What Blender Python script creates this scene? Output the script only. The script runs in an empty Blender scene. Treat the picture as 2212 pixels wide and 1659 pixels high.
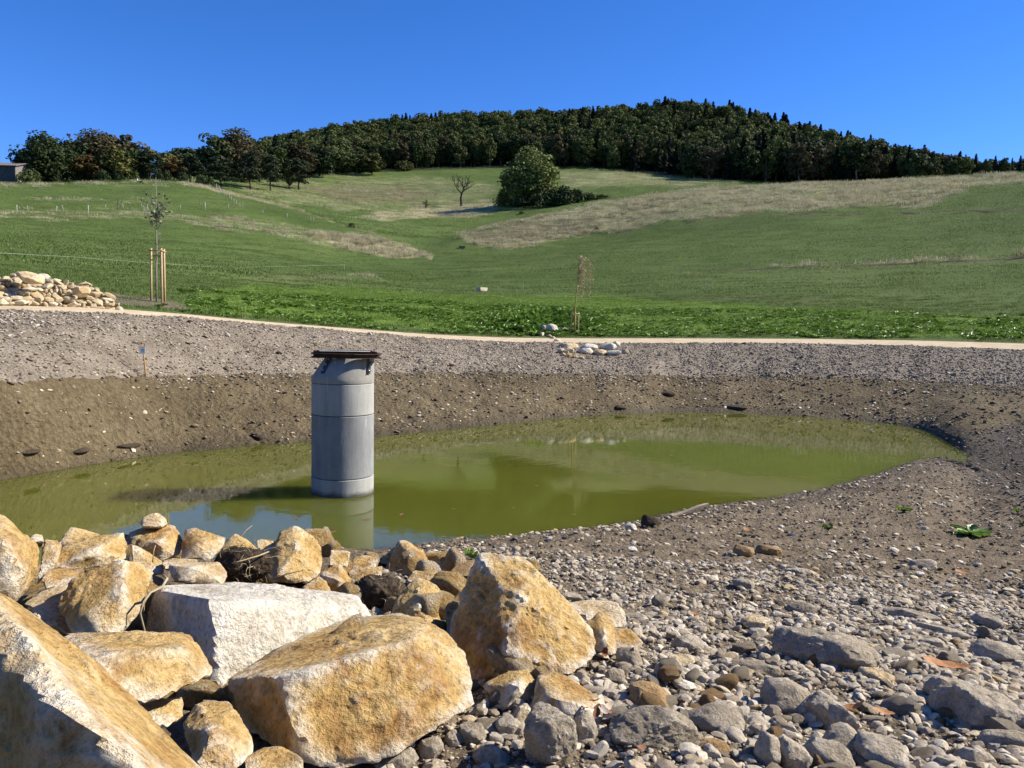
import bpy, bmesh, math, random
import numpy as np
from mathutils import Vector, Matrix, Euler
from mathutils.bvhtree import BVHTree

# ------------------------------------------------------------------ scene, camera, sky, sun, exposure
S = bpy.context.scene
COL = S.collection
R_ = math.radians
HC = 3.4                                   # camera height above the pond's water (water is z = 0)
FPX, CX, CY = 1661.0, 1106.0, 829.5        # focal length and centre in units of a 2212 x 1659 picture
PITCH = math.atan((CY - 705.0) / FPX)
ROLL = R_(1.0)
cam_data = bpy.data.cameras.new('camera')
cam = bpy.data.objects.new('camera', cam_data)
COL.objects.link(cam)
CM = Matrix.Rotation(math.pi / 2 - PITCH, 3, 'X') @ Matrix.Rotation(ROLL, 3, 'Z')
cam.matrix_world = Matrix.Translation((0, 0, HC)) @ CM.to_4x4()
cam_data.sensor_width = 36.0
cam_data.lens = 36.0 * FPX / 2212.0
cam_data.clip_start = 0.05
cam_data.clip_end = 20000
S.camera = cam

SUN_AZ, SUN_EL = R_(80), R_(37)           # azimuth clockwise from straight ahead (+Y)
w = bpy.data.worlds.new('World'); S.world = w; w.use_nodes = True
wn = w.node_tree
sky = wn.nodes.new('ShaderNodeTexSky'); sky.sky_type = 'NISHITA'; sky.sun_disc = False
sky.sun_elevation = SUN_EL; sky.sun_rotation = SUN_AZ
sky.altitude = 2500; sky.air_density = 1.0; sky.dust_density = 0.0; sky.ozone_density = 4.0
hs = wn.nodes.new('ShaderNodeHueSaturation'); hs.inputs['Saturation'].default_value = 1.24; hs.inputs['Hue'].default_value = 0.5
tint = wn.nodes.new('ShaderNodeMix'); tint.data_type = 'RGBA'; tint.blend_type = 'MULTIPLY'; tint.inputs[0].default_value = 1.0
tint.inputs[7].default_value = (0.90, 0.885, 1.15, 1)
bg = wn.nodes['Background']; bg.inputs[1].default_value = 0.094
wn.links.new(sky.outputs[0], hs.inputs['Color']); wn.links.new(hs.outputs[0], tint.inputs[6])
wn.links.new(tint.outputs[2], bg.inputs[0])
sun_d = bpy.data.lights.new('sun', 'SUN'); sun_d.energy = 4.7; sun_d.angle = R_(0.5); sun_d.color = (1.0, 0.925, 0.80)
sun = bpy.data.objects.new('sun', sun_d); COL.objects.link(sun)
to_sun = Vector((math.sin(SUN_AZ) * math.cos(SUN_EL), math.cos(SUN_AZ) * math.cos(SUN_EL), math.sin(SUN_EL)))
sun.rotation_euler = to_sun.to_track_quat('Z', 'Y').to_euler()
sun.location = (40, 20, 40)
S.view_settings.view_transform = 'Standard'; S.view_settings.look = 'None'
S.view_settings.exposure = 0.95; S.view_settings.gamma = 1.0; S.view_settings.use_curve_mapping = False
S.render.engine = 'CYCLES'
S.cycles.max_bounces = 6; S.cycles.diffuse_bounces = 3; S.cycles.glossy_bounces = 3
S.cycles.transparent_max_bounces = 4; S.cycles.transmission_bounces = 2
S.cycles.use_denoising = True

# ------------------------------------------------------------------ helpers
rng = np.random.default_rng(7)
random.seed(7)
CMn = np.array(CM)

def ray(u, v):
    d = CMn @ np.array([(u - CX) / FPX, -(v - CY) / FPX, -1.0])
    return d / math.hypot(d[0], d[1])     # unit horizontal length

def at(u, v, R):                           # the point at horizontal distance R on the line of sight
    return np.array([0, 0, HC]) + ray(u, v) * R

def project(P):
    q = (np.asarray(P) - np.array([0, 0, HC])) @ CMn
    return CX + FPX * q[..., 0] / -q[..., 2], CY - FPX * q[..., 1] / -q[..., 2]

def _h(ix, iy, iz, seed):
    n = (ix.astype(np.int64) * 374761393 + iy.astype(np.int64) * 668265263 + iz.astype(np.int64) * 2147483647 + seed * 1274126177) & 0xffffffff
    n = ((n ^ (n >> 13)) * 1274126177) & 0xffffffff
    n = ((n ^ (n >> 16)) * 2246822519) & 0xffffffff
    return ((n ^ (n >> 15)) & 0xffffff) / float(0xffffff) * 2 - 1

def vnoise(p, seed=0):
    p = np.asarray(p, dtype=np.float64)
    i = np.floor(p).astype(np.int64); f = p - i; f = f * f * f * (f * (f * 6 - 15) + 10)
    x, y, z = i[:, 0], i[:, 1], i[:, 2]
    def L(a, b, t): return a + (b - a) * t
    c = [[[_h(x + a, y + b, z + d, seed) for d in (0, 1)] for b in (0, 1)] for a in (0, 1)]
    e = [[L(c[a][b][0], c[a][b][1], f[:, 2]) for b in (0, 1)] for a in (0, 1)]
    g = [L(e[a][0], e[a][1], f[:, 1]) for a in (0, 1)]
    return L(g[0], g[1], f[:, 0])

def fbm(p, octv=4, seed=0, gain=0.5, lac=2.03):
    p = np.asarray(p, dtype=np.float64); a = 1.0; s = np.zeros(len(p)); t = 0
    for k in range(octv):
        s += a * vnoise(p + 17.3 * k, seed + k); t += a; a *= gain; p = p * lac
    return s / t

def fbm2(x, y, octv=4, seed=0, gain=0.5):
    return fbm(np.stack([x, y, np.zeros_like(x)], 1), octv, seed, gain)

def mesh_np(name, V, F, smooth=True):
    """V (n,3), F (m,3|4) -> mesh"""
    V = np.asarray(V, dtype=np.float32); F = np.asarray(F, dtype=np.int32)
    m = bpy.data.meshes.new(name); k = F.shape[1]
    m.vertices.add(len(V)); m.vertices.foreach_set('co', V.ravel())
    m.loops.add(F.size); m.loops.foreach_set('vertex_index', F.ravel())
    m.polygons.add(len(F)); m.polygons.foreach_set('loop_start', np.arange(0, F.size, k, dtype=np.int32))
    m.update(calc_edges=True)
    m.polygons.foreach_set('use_smooth', np.full(len(F), smooth))
    return m

def add_attr(m, name, vals):
    a = m.attributes.new(name, 'FLOAT', 'POINT'); a.data.foreach_set('value', np.asarray(vals, dtype=np.float32))

def obj(name, mesh, mat=None, parent=None, loc=None, label=None, cat=None, group=None, kind=None, rot=None, scale=None):
    o = bpy.data.objects.new(name, mesh); COL.objects.link(o)
    if mat is not None and mesh is not None and not mesh.materials: mesh.materials.append(mat)
    if parent is not None: o.parent = parent
    if loc is not None: o.location = [float(c) for c in loc]
    if rot is not None: o.rotation_euler = [float(c) for c in rot]
    if scale is not None: o.scale = [float(c) for c in scale] if hasattr(scale, '__len__') else (scale,) * 3
    tag(o, label, cat, group, kind)
    return o

def tag(o, label=None, cat=None, group=None, kind=None):
    if label: o['label'] = label
    if cat: o['category'] = cat
    if group: o['group'] = group
    if kind: o['kind'] = kind
    return o

def copy_tree(o, parent=None):
    c = o.copy(); COL.objects.link(c)
    if parent is not None: c.parent = parent
    for ch in list(o.children): copy_tree(ch, c)
    return c

# ---- small mesh builders on bmesh
def bm_mesh(bm, name, smooth=False):
    m = bpy.data.meshes.new(name); bm.to_mesh(m); bm.free()
    if smooth: m.polygons.foreach_set('use_smooth', [True] * len(m.polygons))
    return m

def bm_box(bm, size, loc=(0, 0, 0), M=None, bev=0.0):
    r = bmesh.ops.create_cube(bm, size=1.0)
    vs = r['verts']
    for v in vs: v.co = Vector((v.co.x * size[0], v.co.y * size[1], v.co.z * size[2])) + Vector(loc)
    if bev > 0:
        es = list({e for v in vs for e in v.link_edges})
        rb = bmesh.ops.bevel(bm, geom=es, offset=bev, segments=2, affect='EDGES', profile=0.7)
        vs = [v for v in rb['verts']] + [v for v in vs if v.is_valid]
        vs = list({v for v in vs if v.is_valid})
    if M is not None:
        for v in vs: v.co = M @ v.co
    return vs

def tube_np(path, rad, n=8, cap=True):
    """swept tube: path (k,3), rad (k,) -> V, F(quads)"""
    path = np.asarray(path, float); rad = np.broadcast_to(np.asarray(rad, float), (len(path),))
    T = np.gradient(path, axis=0); T /= np.linalg.norm(T, axis=1, keepdims=True) + 1e-9
    up = np.array([0, 0, 1.0]) if abs(T[0][2]) < 0.9 else np.array([1.0, 0, 0])
    V = []
    A = np.cross(up, T[0]); A /= np.linalg.norm(A)
    a = np.linspace(0, 2 * np.pi, n, endpoint=False)
    for p, t, r in zip(path, T, rad):
        A = A - t * A.dot(t); A /= np.linalg.norm(A) + 1e-9
        B = np.cross(t, A)
        V.append(p + r * (np.cos(a)[:, None] * A + np.sin(a)[:, None] * B))
    k = len(path); V = np.concatenate(V)
    F = [(i * n + j, i * n + (j + 1) % n, (i + 1) * n + (j + 1) % n, (i + 1) * n + j) for i in range(k - 1) for j in range(n)]
    if cap:
        c0 = len(V); V = np.vstack([V, path[0], path[-1]])
        F += [(c0, (j + 1) % n, j, c0) for j in range(n)]
        F += [(c0 + 1, (k - 1) * n + j, (k - 1) * n + (j + 1) % n, c0 + 1) for j in range(n)]
    return V, np.array(F)

def join_np(parts):
    Vs, Fs, o = [], [], 0
    for V, F in parts:
        Vs.append(V); Fs.append(np.asarray(F) + o); o += len(V)
    return np.concatenate(Vs), np.concatenate(Fs)

def tube_mesh(name, paths, n=8, smooth=True):
    """paths: list of (path, rad); degenerate cap quads become triangles"""
    V, F = join_np([tube_np(p, r, n) for p, r in paths])
    m = bpy.data.meshes.new(name)
    m.from_pydata(V.tolist(), [], [tuple(dict.fromkeys(f)) for f in F.tolist()])
    m.polygons.foreach_set('use_smooth', [smooth] * len(m.polygons)); m.update()
    return m

# ---- node helper
class Mat:
    def __init__(s, name):
        s.m = bpy.data.materials.new(name); s.m.use_nodes = True; s.t = s.m.node_tree
        s.b = s.t.nodes['Principled BSDF']
        s.b.inputs['Specular IOR Level'].default_value = 0.3
    def n(s, typ, **kw):
        nd = s.t.nodes.new('ShaderNode' + typ)
        for k, v in kw.items():
            if k.startswith('_'): setattr(nd, k[1:], v)
            else: s.set(nd, k, v)
        return nd
    def set(s, nd, k, v):
        i = nd.inputs[int(k[1:])] if (k[0] == 'i' and k[1:].isdigit()) else nd.inputs[k.replace('__', ' ')]
        if hasattr(v, 'is_output') : s.t.links.new(v, i)
        else: i.default_value = (tuple(v) + (1,)) if (hasattr(v, '__len__') and len(v) == 3 and i.type == 'RGBA') else v
    def mix(s, f, a, b, mode='MIX'):
        nd = s.n('Mix', _data_type='RGBA', _blend_type=mode); s.set(nd, 'i0', f); s.set(nd, 'i6', a); s.set(nd, 'i7', b); return nd.outputs[2]
    def math(s, op, a, b=0.0, clamp=False):
        nd = s.n('Math', _operation=op, _use_clamp=clamp); s.set(nd, 'i0', a); s.set(nd, 'i1', b); return nd.outputs[0]
    def noise(s, vec, scale, detail=4, rough=0.55, dist=0.0):
        return s.n('TexNoise', Vector=vec, Scale=scale, Detail=detail, Roughness=rough, Distortion=dist).outputs[0]
    def ramp(s, f, stops):
        nd = s.n('ValToRGB'); s.set(nd, 'i0', f); e = nd.color_ramp.elements
        while len(e) < len(stops): e.new(0.5)
        for el, (p, c) in zip(e, stops): el.position = p; el.color = (tuple(c) + (1,)) if hasattr(c, '__len__') else (c, c, c, 1)
        return nd.outputs[0]
    def maprange(s, f, a, b, c=0.0, d=1.0):
        nd = s.n('MapRange'); s.set(nd, 'i0', f); s.set(nd, 'i1', a); s.set(nd, 'i2', b); s.set(nd, 'i3', c); s.set(nd, 'i4', d); return nd.outputs[0]
    def attr(s, name): return s.n('Attribute', _attribute_name=name).outputs['Fac']
    def geo(s): return s.n('NewGeometry').outputs['Position']
    def objco(s): return s.n('TexCoord').outputs['Object']
    def oi(s, k='Random'): return s.n('ObjectInfo').outputs[k]
    def scalev(s, v, sc):
        nd = s.n('Mapping'); s.set(nd, 'Vector', v); s.set(nd, 'Scale', sc); return nd.outputs[0]
    def off(s, v, f, k=57.0):       # shift a coordinate by an object's random number
        c = s.n('CombineXYZ'); 
        for i in range(3): s.set(c, 'i%d' % i, s.math('MULTIPLY', f, k * (1 + 0.37 * i)))
        nd = s.n('VectorMath', _operation='ADD'); s.set(nd, 'i0', v); s.set(nd, 'i1', c.outputs[0]); return nd.outputs[0]
    def bump(s, h, strength=0.5, dist=0.02, normal=None):
        nd = s.n('Bump', Strength=strength, Distance=dist, Height=h)
        if normal is not None: s.set(nd, 'Normal', normal)
        return nd.outputs[0]
    def out(s, color=None, rough=None, normal=None, spec=None):
        if color is not None: s.set(s.b, 'Base__Color', color)
        if rough is not None: s.set(s.b, 'Roughness', rough)
        if normal is not None: s.set(s.b, 'Normal', normal)
        if spec is not None: s.set(s.b, 'Specular__IOR__Level', spec)
        return s.m

def flat_mat(name, c, rough=0.7, spec=0.3, var=0.15, sc=8.0, bump=0.0, metal=0.0):
    q = Mat(name); co = q.objco(); n = q.noise(co, sc, 5, 0.6)
    c2 = tuple(x * (1 - 2 * var) for x in c); c3 = tuple(min(1, x * (1 + var)) for x in c)
    col = q.ramp(n, [(0.3, c2), (0.7, c3)])
    q.b.inputs['Metallic'].default_value = metal
    return q.out(col, rough, q.bump(q.noise(co, sc * 4, 6, 0.6), bump, 0.01) if bump else None, spec)
# ------------------------------------------------------------------ the lie of the land
# Rings run round the camera at growing distance: shore, waterlines, bank, path, fields, ridges, wood.
U12 = [0, 200, 400, 560, 740, 920, 1100, 1300, 1500, 1750, 2000, 2212]
def z_knot(u, R, z):
    v = 900.0
    for _ in range(30): v += (ray(u, v)[2] - (z - HC) / R) * FPX * 0.8
    d = ray(u, v); return math.atan2(d[0], d[1]), R, z
def v_knot(u, R, v):
    d = ray(u, v); return math.atan2(d[0], d[1]), R, HC + d[2] * R
def w_knot(u, v):
    d = ray(u, v); return math.atan2(d[0], d[1]), -HC / d[2], 0.0
def rv(Rs, vs, us=U12): return [v_knot(u, R, v) for u, R, v in zip(us, Rs, vs)]
def rz(Rs, zs, us=U12): return [z_knot(u, R, z) for u, R, z in zip(us, Rs, zs)]
NW = [(800, 1186), (900, 1176), (1000, 1170), (1100, 1163), (1250, 1145), (1400, 1120), (1500, 1100), (1600, 1086), (1750, 1062), (1860, 1032), (1950, 1004), (2000, 985)]
FW = [(0, 1038), (340, 982), (560, 962), (740, 950), (920, 932), (1100, 914), (1300, 896), (1500, 888), (1750, 900), (1900, 912), (2000, 925)]
near_w = [z_knot(0, 10.6, 0), z_knot(300, 10.8, 0), z_knot(600, 11.1, 0)] + [w_knot(u, v) for u, v in NW]
far_w = [w_knot(u, v) for u, v in FW]
def shift(kn, dR, z): return [(a, R + dR, z) for a, R, _ in kn]
tip = lambda R, z: [z_knot(2085, R, z)]
rgt = lambda R, z: [z_knot(2212, R, z)]
RINGS = [
    rz([.2] * 12, [2.25] * 12),
    rz([2.0] * 12, [2.2] * 6 + [2.25] * 6),
    rz([5.0] * 12, [1.92, 1.92, 1.92, 1.92, 1.9, 1.8] + [1.71] * 6),
    rz([8.6] * 12, [.40, .40, .40, .45, .6, .86, .98, 1.02, 1.03, 1.05, 1.06, 1.08]),
    near_w + tip(22.6, .06) + rgt(15, .72),
    shift(near_w, 1.6, -.55) + tip(23.4, .04) + rgt(19, .5),
    shift(far_w, -1.6, -.6) + tip(24.6, .05) + rgt(24, .42),
    far_w + tip(26.0, .12) + rgt(29, .6),
    rv([20, 22.2, 24.8, 26.5, 28.5, 31, 33, 35, 37.2, 37.8, 37.2, 36.5], [822, 818, 813, 810, 808, 804, 806, 808, 814, 812, 820, 842]),
    rv([27.5, 28.8, 31, 33, 36, 38.5, 40.5, 42, 43, 43.8, 44, 44], [668, 674, 686, 700, 714, 729, 739, 741, 741, 742, 747, 756]),
    rv([30, 31.3, 33.5, 35.5, 38.5, 41, 43, 44.5, 45.5, 46.3, 46.5, 46.5], [657, 663, 678, 694, 708, 722, 730, 731, 731, 732, 736, 742]),
    rv([45, 45, 48, 52, 58, 62, 64, 64, 64, 62, 62, 60], [606, 622, 640, 648, 655, 660, 668, 680, 684, 686, 690, 697]),
    rv([65, 68, 74, 80, 86, 90, 90, 90, 86, 82, 78, 75], [572, 580, 592, 605, 622, 636, 641, 643, 633, 635, 640, 640]),
    rv([140, 145, 150, 152, 150, 140, 135, 130, 125, 120, 115, 110], [510, 515, 530, 545, 575, 595, 585, 570, 560, 545, 535, 530]),
    rv([195, 200, 205, 205, 190, 172, 175, 180, 185, 180, 170, 160, 150], [465, 458, 460, 480, 530, 557, 548, 535, 510, 475, 465, 460, 450], U12[:6] + [1010] + U12[6:]),
    rv([255, 262, 270, 250, 215, 180, 205, 212, 225, 235, 245, 250, 250], [402, 396, 388, 430, 484, 553, 501, 482, 445, 412, 399, 385, 377], U12[:6] + [1010] + U12[6:]),
    rv([285, 290, 300, 275, 240, 215, 235, 245, 260, 275, 290, 300, 300], [405, 400, 392, 437, 488, 520, 509, 489, 452, 419, 407, 394, 386], U12[:6] + [1010] + U12[6:]),
    rv([330, 330, 330, 330, 335, 335, 330, 335, 345, 360, 370, 370], [399, 394, 386, 405, 432, 455, 448, 430, 409, 404, 392, 384]),
    rv([380, 385, 400, 420, 450, 470, 480, 485, 480, 470, 460, 450], [396, 391, 380, 378, 375, 367, 362, 364, 384, 394, 387, 381]),
    rv([560] * 12, [399, 396, 378, 366, 345, 330, 325, 312, 320, 368, 386, 388]),
    rv([690] * 13, [402, 398, 373, 355, 318, 302, 296, 289, 276, 279, 340, 380, 393], U12[:8] + [1440] + U12[8:]),
    rv([960] * 12, [450, 450, 440, 430, 420, 400, 400, 390, 400, 440, 450, 450]),
    rz([2600] * 12, [-10] * 12),
]
LEFT = [(.2, 2.25), (2, 2.2), (5, 1.7), (8, 1.2), (9, .9), (10, .8), (11, .9), (12, 1.0), (17, 2.0), (24, 3.8), (26.5, 4.0), (40, 7), (60, 11), (120, 20), (180, 30), (250, 46), (280, 46), (330, 48), (380, 50), (560, 50), (690, 45), (960, 25), (2600, -10)]
RIGHT = [(.2, 2.25), (2, 2.25), (5, 1.8), (9, 1.4), (14, 1.3), (17, 1.3), (22, 1.4), (27, 1.6), (32, 2.0), (39, 2.6), (41.5, 2.7), (58, 4), (72, 8), (105, 18), (145, 32), (245, 52), (295, 52), (365, 55), (445, 62), (560, 66), (690, 58), (960, 30), (2600, -10)]
NR = len(RINGS)
az_in = np.arange(-36.5, 36.51, 0.13)
az_out = np.concatenate([np.arange(-180, -36.6, 4.0), az_in, np.arange(38, 180.1, 4.0)])
az_deg = np.unique(np.round(az_out, 4)); azs = np.radians(az_deg); NC = len(azs)
def gsmooth(y, sig):
    k = int(3 * sig) + 1; x = np.arange(-k, k + 1); g = np.exp(-.5 * (x / sig) ** 2); g /= g.sum()
    return np.convolve(np.pad(y, k, mode='edge'), g, mode='valid')
RR = np.zeros((NC, NR)); ZZ = np.zeros((NC, NR))
fine = np.radians(np.arange(-180, 180.01, 0.1))
for k, kn in enumerate(RINGS):
    kn = sorted(kn); a = np.array([x[0] for x in kn]); 
    a = np.concatenate([[R_(-180), R_(-120), R_(-62)], a, [R_(62), R_(120), R_(180)]])
    m = tuple((p + q) / 2 for p, q in zip(LEFT[k], RIGHT[k]))
    Rk = np.concatenate([[m[0], LEFT[k][0], LEFT[k][0]], [x[1] for x in kn], [RIGHT[k][0], RIGHT[k][0], m[0]]])
    Zk = np.concatenate([[m[1], LEFT[k][1], LEFT[k][1]], [x[2] for x in kn], [RIGHT[k][1], RIGHT[k][1], m[1]]])
    sg = 7 if k in (4, 5, 6, 7) else 14
    RR[:, k] = np.interp(azs, fine, gsmooth(np.interp(fine, a, Rk), sg))
    ZZ[:, k] = np.interp(azs, fine, gsmooth(np.interp(fine, a, Zk), sg))
# the edges of path and bank wander a little
for k, amp in ((8, .5), (9, .16), (10, .22)):
    RR[:, k] += amp * fbm2(azs * RR[:, k] / 1.6, np.full(NC, 3.1 * k), 4, 40 + k)

def pchip(x, y, xi):
    h = np.diff(x); d = np.diff(y) / h; n = len(x); m = np.zeros(n)
    m[1:-1] = np.where(d[:-1] * d[1:] > 0, 2 * d[:-1] * d[1:] / (d[:-1] + d[1:] + 1e-12), 0)
    m[0], m[-1] = d[0], d[-1]
    j = np.clip(np.searchsorted(x, xi) - 1, 0, n - 2); t = (xi - x[j]) / h[j]
    return ((2 * t**3 - 3 * t**2 + 1) * y[j] + (t**3 - 2 * t**2 + t) * h[j] * m[j] + (-2 * t**3 + 3 * t**2) * y[j + 1] + (t**3 - t**2) * h[j] * m[j + 1])
ROWS = [8, 90, 90, 70, 12, 8, 12, 50, 44, 8, 46, 40, 46, 46, 50, 16, 40, 34, 12, 14, 6, 5]
T = np.concatenate([k + np.arange(n) / n for k, n in enumerate(ROWS)] + [[NR - 1.0]])
ti = np.minimum(T.astype(int), NR - 2); tf = T - ti
NRW = len(T)
LR = np.log(np.maximum(RR, .05))
for k in range(1, NR): LR[:, k] = np.maximum(LR[:, k], LR[:, k - 1] + 1e-3)
Rg = np.exp(LR[:, ti] * (1 - tf) + LR[:, ti + 1] * tf)
Zg = np.stack([pchip(LR[c], ZZ[c], np.log(Rg[c])) for c in range(NC)])
_w = np.clip((az_deg - 20) / 4, 0, 1) * np.clip((44 - az_deg) / 4, 0, 1)      # even out the slope round the right end of the pond
for _r in np.where((T > 4) & (T < 8.7))[0]:
    _k = np.clip((T[_r] - 4) / .5, 0, 1) * np.clip((8.7 - T[_r]) / .5, 0, 1)
    Zg[:, _r] += (gsmooth(Zg[:, _r], 26) - Zg[:, _r]) * _w * _k
Xg = np.sin(azs)[:, None] * Rg; Yg = np.cos(azs)[:, None] * Rg
Tg = np.broadcast_to(T[None], Rg.shape)
P0 = np.stack([Xg, Yg, Zg], -1)
with np.errstate(all='ignore'):
    Ug, Vg = project(P0)
Ug = np.where(Yg > .1, Ug, -9999); Vg = np.where(Yg > .1, Vg, -9999)

def inpoly(U, V, poly):
    r = np.zeros(U.shape, bool); n = len(poly)
    for i in range(n):
        (x1, y1), (x2, y2) = poly[i], poly[(i + 1) % n]
        if y1 == y2: continue
        r ^= ((y1 > V) != (y2 > V)) & (U < (x2 - x1) * (V - y1) / (y2 - y1) + x1)
    return r
def soft(a, n):                # blur a mask a little over neighbouring vertices
    for _ in range(n):
        a = (a + np.roll(a, 1, 0) + np.roll(a, -1, 0) + np.roll(a, 1, 1) + np.roll(a, -1, 1)) / 5
    return a
def linedist(U, V, pts):
    d = np.full(U.shape, 1e9)
    for (x1, y1), (x2, y2) in zip(pts[:-1], pts[1:]):
        dx, dy = x2 - x1, y2 - y1; t = np.clip(((U - x1) * dx + (V - y1) * dy) / (dx * dx + dy * dy), 0, 1)
        d = np.minimum(d, np.hypot(U - x1 - t * dx, V - y1 - t * dy))
    return d
# what grows where: dry straw-coloured grass, brown trodden slope, lush young grass
jit = fbm2(Xg.ravel() / 9, Yg.ravel() / 9, 4, 90).reshape(Rg.shape)
jit2 = fbm2(Xg.ravel() / 2.5, Yg.ravel() / 2.5, 3, 91).reshape(Rg.shape)
Uj, Vj = Ug + 26 * jit + 12 * jit2, Vg + 11 * jit + 4 * jit2
far = (Tg > 10.2)
dry = np.zeros(Rg.shape); brown = np.zeros(Rg.shape); lush = np.zeros(Rg.shape)
def zone(arr, poly, val, blur=9):
    m = inpoly(Uj, Vj, poly) & far
    np.maximum(arr, soft(m.astype(float), blur) * val, out=arr)
near_hill = Tg < 15.05; back_hill = Tg > 15.6
zone(dry, [(-200, 457), (330, 455), (560, 468), (740, 498), (905, 546), (935, 556), (760, 541), (560, 507), (330, 481), (-200, 477)], .42)
zone(dry, [(640, 500), (740, 498), (905, 540), (935, 558), (860, 556), (740, 536)], .85)
zone(dry, [(-200, 392), (380, 384), (430, 392), (300, 408), (-200, 415)], .35)
zone(dry, [(-200, 425), (300, 425), (430, 440), (300, 446), (-200, 440)], .3)
zone(dry, [(480, 395), (700, 380), (900, 378), (1085, 398), (1085, 440), (960, 450), (740, 458), (560, 428)], .46)
zone(brown, [(640, 405), (860, 398), (960, 420), (900, 442), (740, 436)], .8)
zone(dry, [(740, 470), (870, 445), (1060, 438), (1120, 452), (1000, 468), (850, 480)], .85)
zone(dry, [(985, 506), (1100, 480), (1300, 443), (1480, 408), (1700, 396), (2400, 374), (2400, 384), (2100, 412), (1990, 442), (1700, 458), (1500, 474), (1300, 500), (1180, 522), (1100, 538), (1010, 528)], .68)
zone(brown, [(1000, 505), (1130, 476), (1280, 470), (1300, 490), (1180, 514), (1040, 522)], .95)
zone(dry, [(1200, 366), (1580, 380), (1600, 396), (1480, 404), (1210, 404)], .55)
zone(dry, [(1990, 400), (2300, 380), (2300, 392), (2000, 412)], .35)
zone(dry, [(560, 592), (760, 590), (900, 598), (760, 612), (560, 606)], .3)
zone(brown, [(1500, 634), (1780, 634), (1780, 648), (1500, 650)], .35)
zone(brown, [(540, 590), (760, 592), (700, 608), (540, 606)], .35)
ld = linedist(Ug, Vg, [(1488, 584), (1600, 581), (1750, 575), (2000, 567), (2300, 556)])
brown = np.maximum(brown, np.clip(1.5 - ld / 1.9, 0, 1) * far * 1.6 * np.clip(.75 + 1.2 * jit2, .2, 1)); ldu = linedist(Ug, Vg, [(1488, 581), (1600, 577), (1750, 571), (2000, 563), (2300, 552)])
dry = np.maximum(dry, np.clip(1.2 - ldu / 3.0, 0, 1) * far * .7 * np.clip(.5 + 1.5 * jit, 0, 1))
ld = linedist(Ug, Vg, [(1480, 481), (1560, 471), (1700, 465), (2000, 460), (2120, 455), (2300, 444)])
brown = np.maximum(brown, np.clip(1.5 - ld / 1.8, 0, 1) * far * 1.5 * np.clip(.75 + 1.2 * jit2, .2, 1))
ld = linedist(Ug, Vg, [(395, 396), (540, 425), (660, 455), (760, 487), (850, 520), (932, 556)])
np.maximum(dry, np.clip(1.3 - ld / 4.5, 0, 1) * far * near_hill, out=dry)
ld = linedist(Ug, Vg, [(1000, 502), (1100, 482), (1300, 444), (1480, 411), (1750, 398), (2000, 384)])
np.maximum(dry, np.clip(1.2 - ld / 4.0, 0, 1) * far * near_hill * .95, out=dry)
zone(lush, [(380, 690), (420, 640), (560, 618), (740, 622), (920, 636), (1100, 641), (1300, 643), (1500, 650), (1750, 668), (2300, 690), (2300, 760), (1000, 760), (700, 725)], 1.0, 7)
lush *= (Tg > 9.9)
soil = np.zeros(Rg.shape)
zone(soil, [(200, 680), (205, 625), (260, 632), (330, 640), (395, 656), (410, 682), (300, 675)], 1.0, 2)
soil = np.maximum(soil, np.clip(1 - np.abs(Tg - 10.0) / .05, 0, 1) * .8 * (Tg >= 10))

# relief
x, y, tt = Xg.ravel(), Yg.ravel(), Tg.ravel(); rr = Rg.ravel()
def band(a, b, s=.15): return np.clip((tt - a) / s + .5, 0, 1) * np.clip((b - tt) / s + .5, 0, 1)
dz = np.zeros(len(x))
near = band(.6, 4.2); fade = np.clip(rr / 2, 0, 1)
dz += near * fade * (.05 * fbm2(x * 1.1, y * 1.1, 3, 1) + .035 * fbm2(x * 5, y * 5, 3, 2) + .018 * fbm2(x * 22, y * 22, 3, 3))
s_al = np.arctan2(x, y) * np.interp(tt, np.arange(NR), RR[NC // 2])
mud = band(6.9, 8.05, .12) * np.interp(np.degrees(np.arctan2(x, y)), [5, 20], [1.0, .38])
ac = (tt - 7)
dz += mud * (.10 * fbm2(x * .8, y * .8, 4, 5) + .05 * fbm2(s_al * 2.2 + ac * 7.0, ac * 2.2 + 9, 4, 6) + .05 * fbm2(x * 2.2, y * 2.2, 4, 15) + .03 * fbm2(x * 5, y * 5, 3, 7))
grv = np.clip(1 - 9 * np.abs(fbm2(s_al * .55 + ac * 3.2, ac * .6 + 4, 3, 16)), 0, 1)
dz -= mud * .07 * grv * np.clip(.4 + 1.5 * fbm2(s_al * .2, ac + 2, 2, 17), 0, 1)
dz += band(8.0, 9.0, .1) * (.06 * fbm2(x * 2, y * 2, 4, 8) + .05 * fbm2(x * .6, y * .6, 2, 9))
mead = band(10.15, 17.9, .2)
dz += mead * (.06 * fbm2(x * .8, y * .8, 3, 10) + np.clip((rr - 60) / 150, 0, 1) * (.9 * fbm2(x / 26, y / 26, 3, 11) + .25 * fbm2(x / 5, y / 5, 3, 12)))
zz0 = Zg.ravel()
terr = np.sin(2 * np.pi * (zz0 / 1.5 + .9 * fbm2(x / 14, y / 14, 3, 13)))
dz += mead * np.clip(brown.ravel() * 1.2 + .45 * dry.ravel() + .15, 0, 1) * (rr > 110) * terr * .22
Zg = Zg + dz.reshape(Rg.shape)
PG = np.stack([Xg, Yg, Zg], -1)

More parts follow.
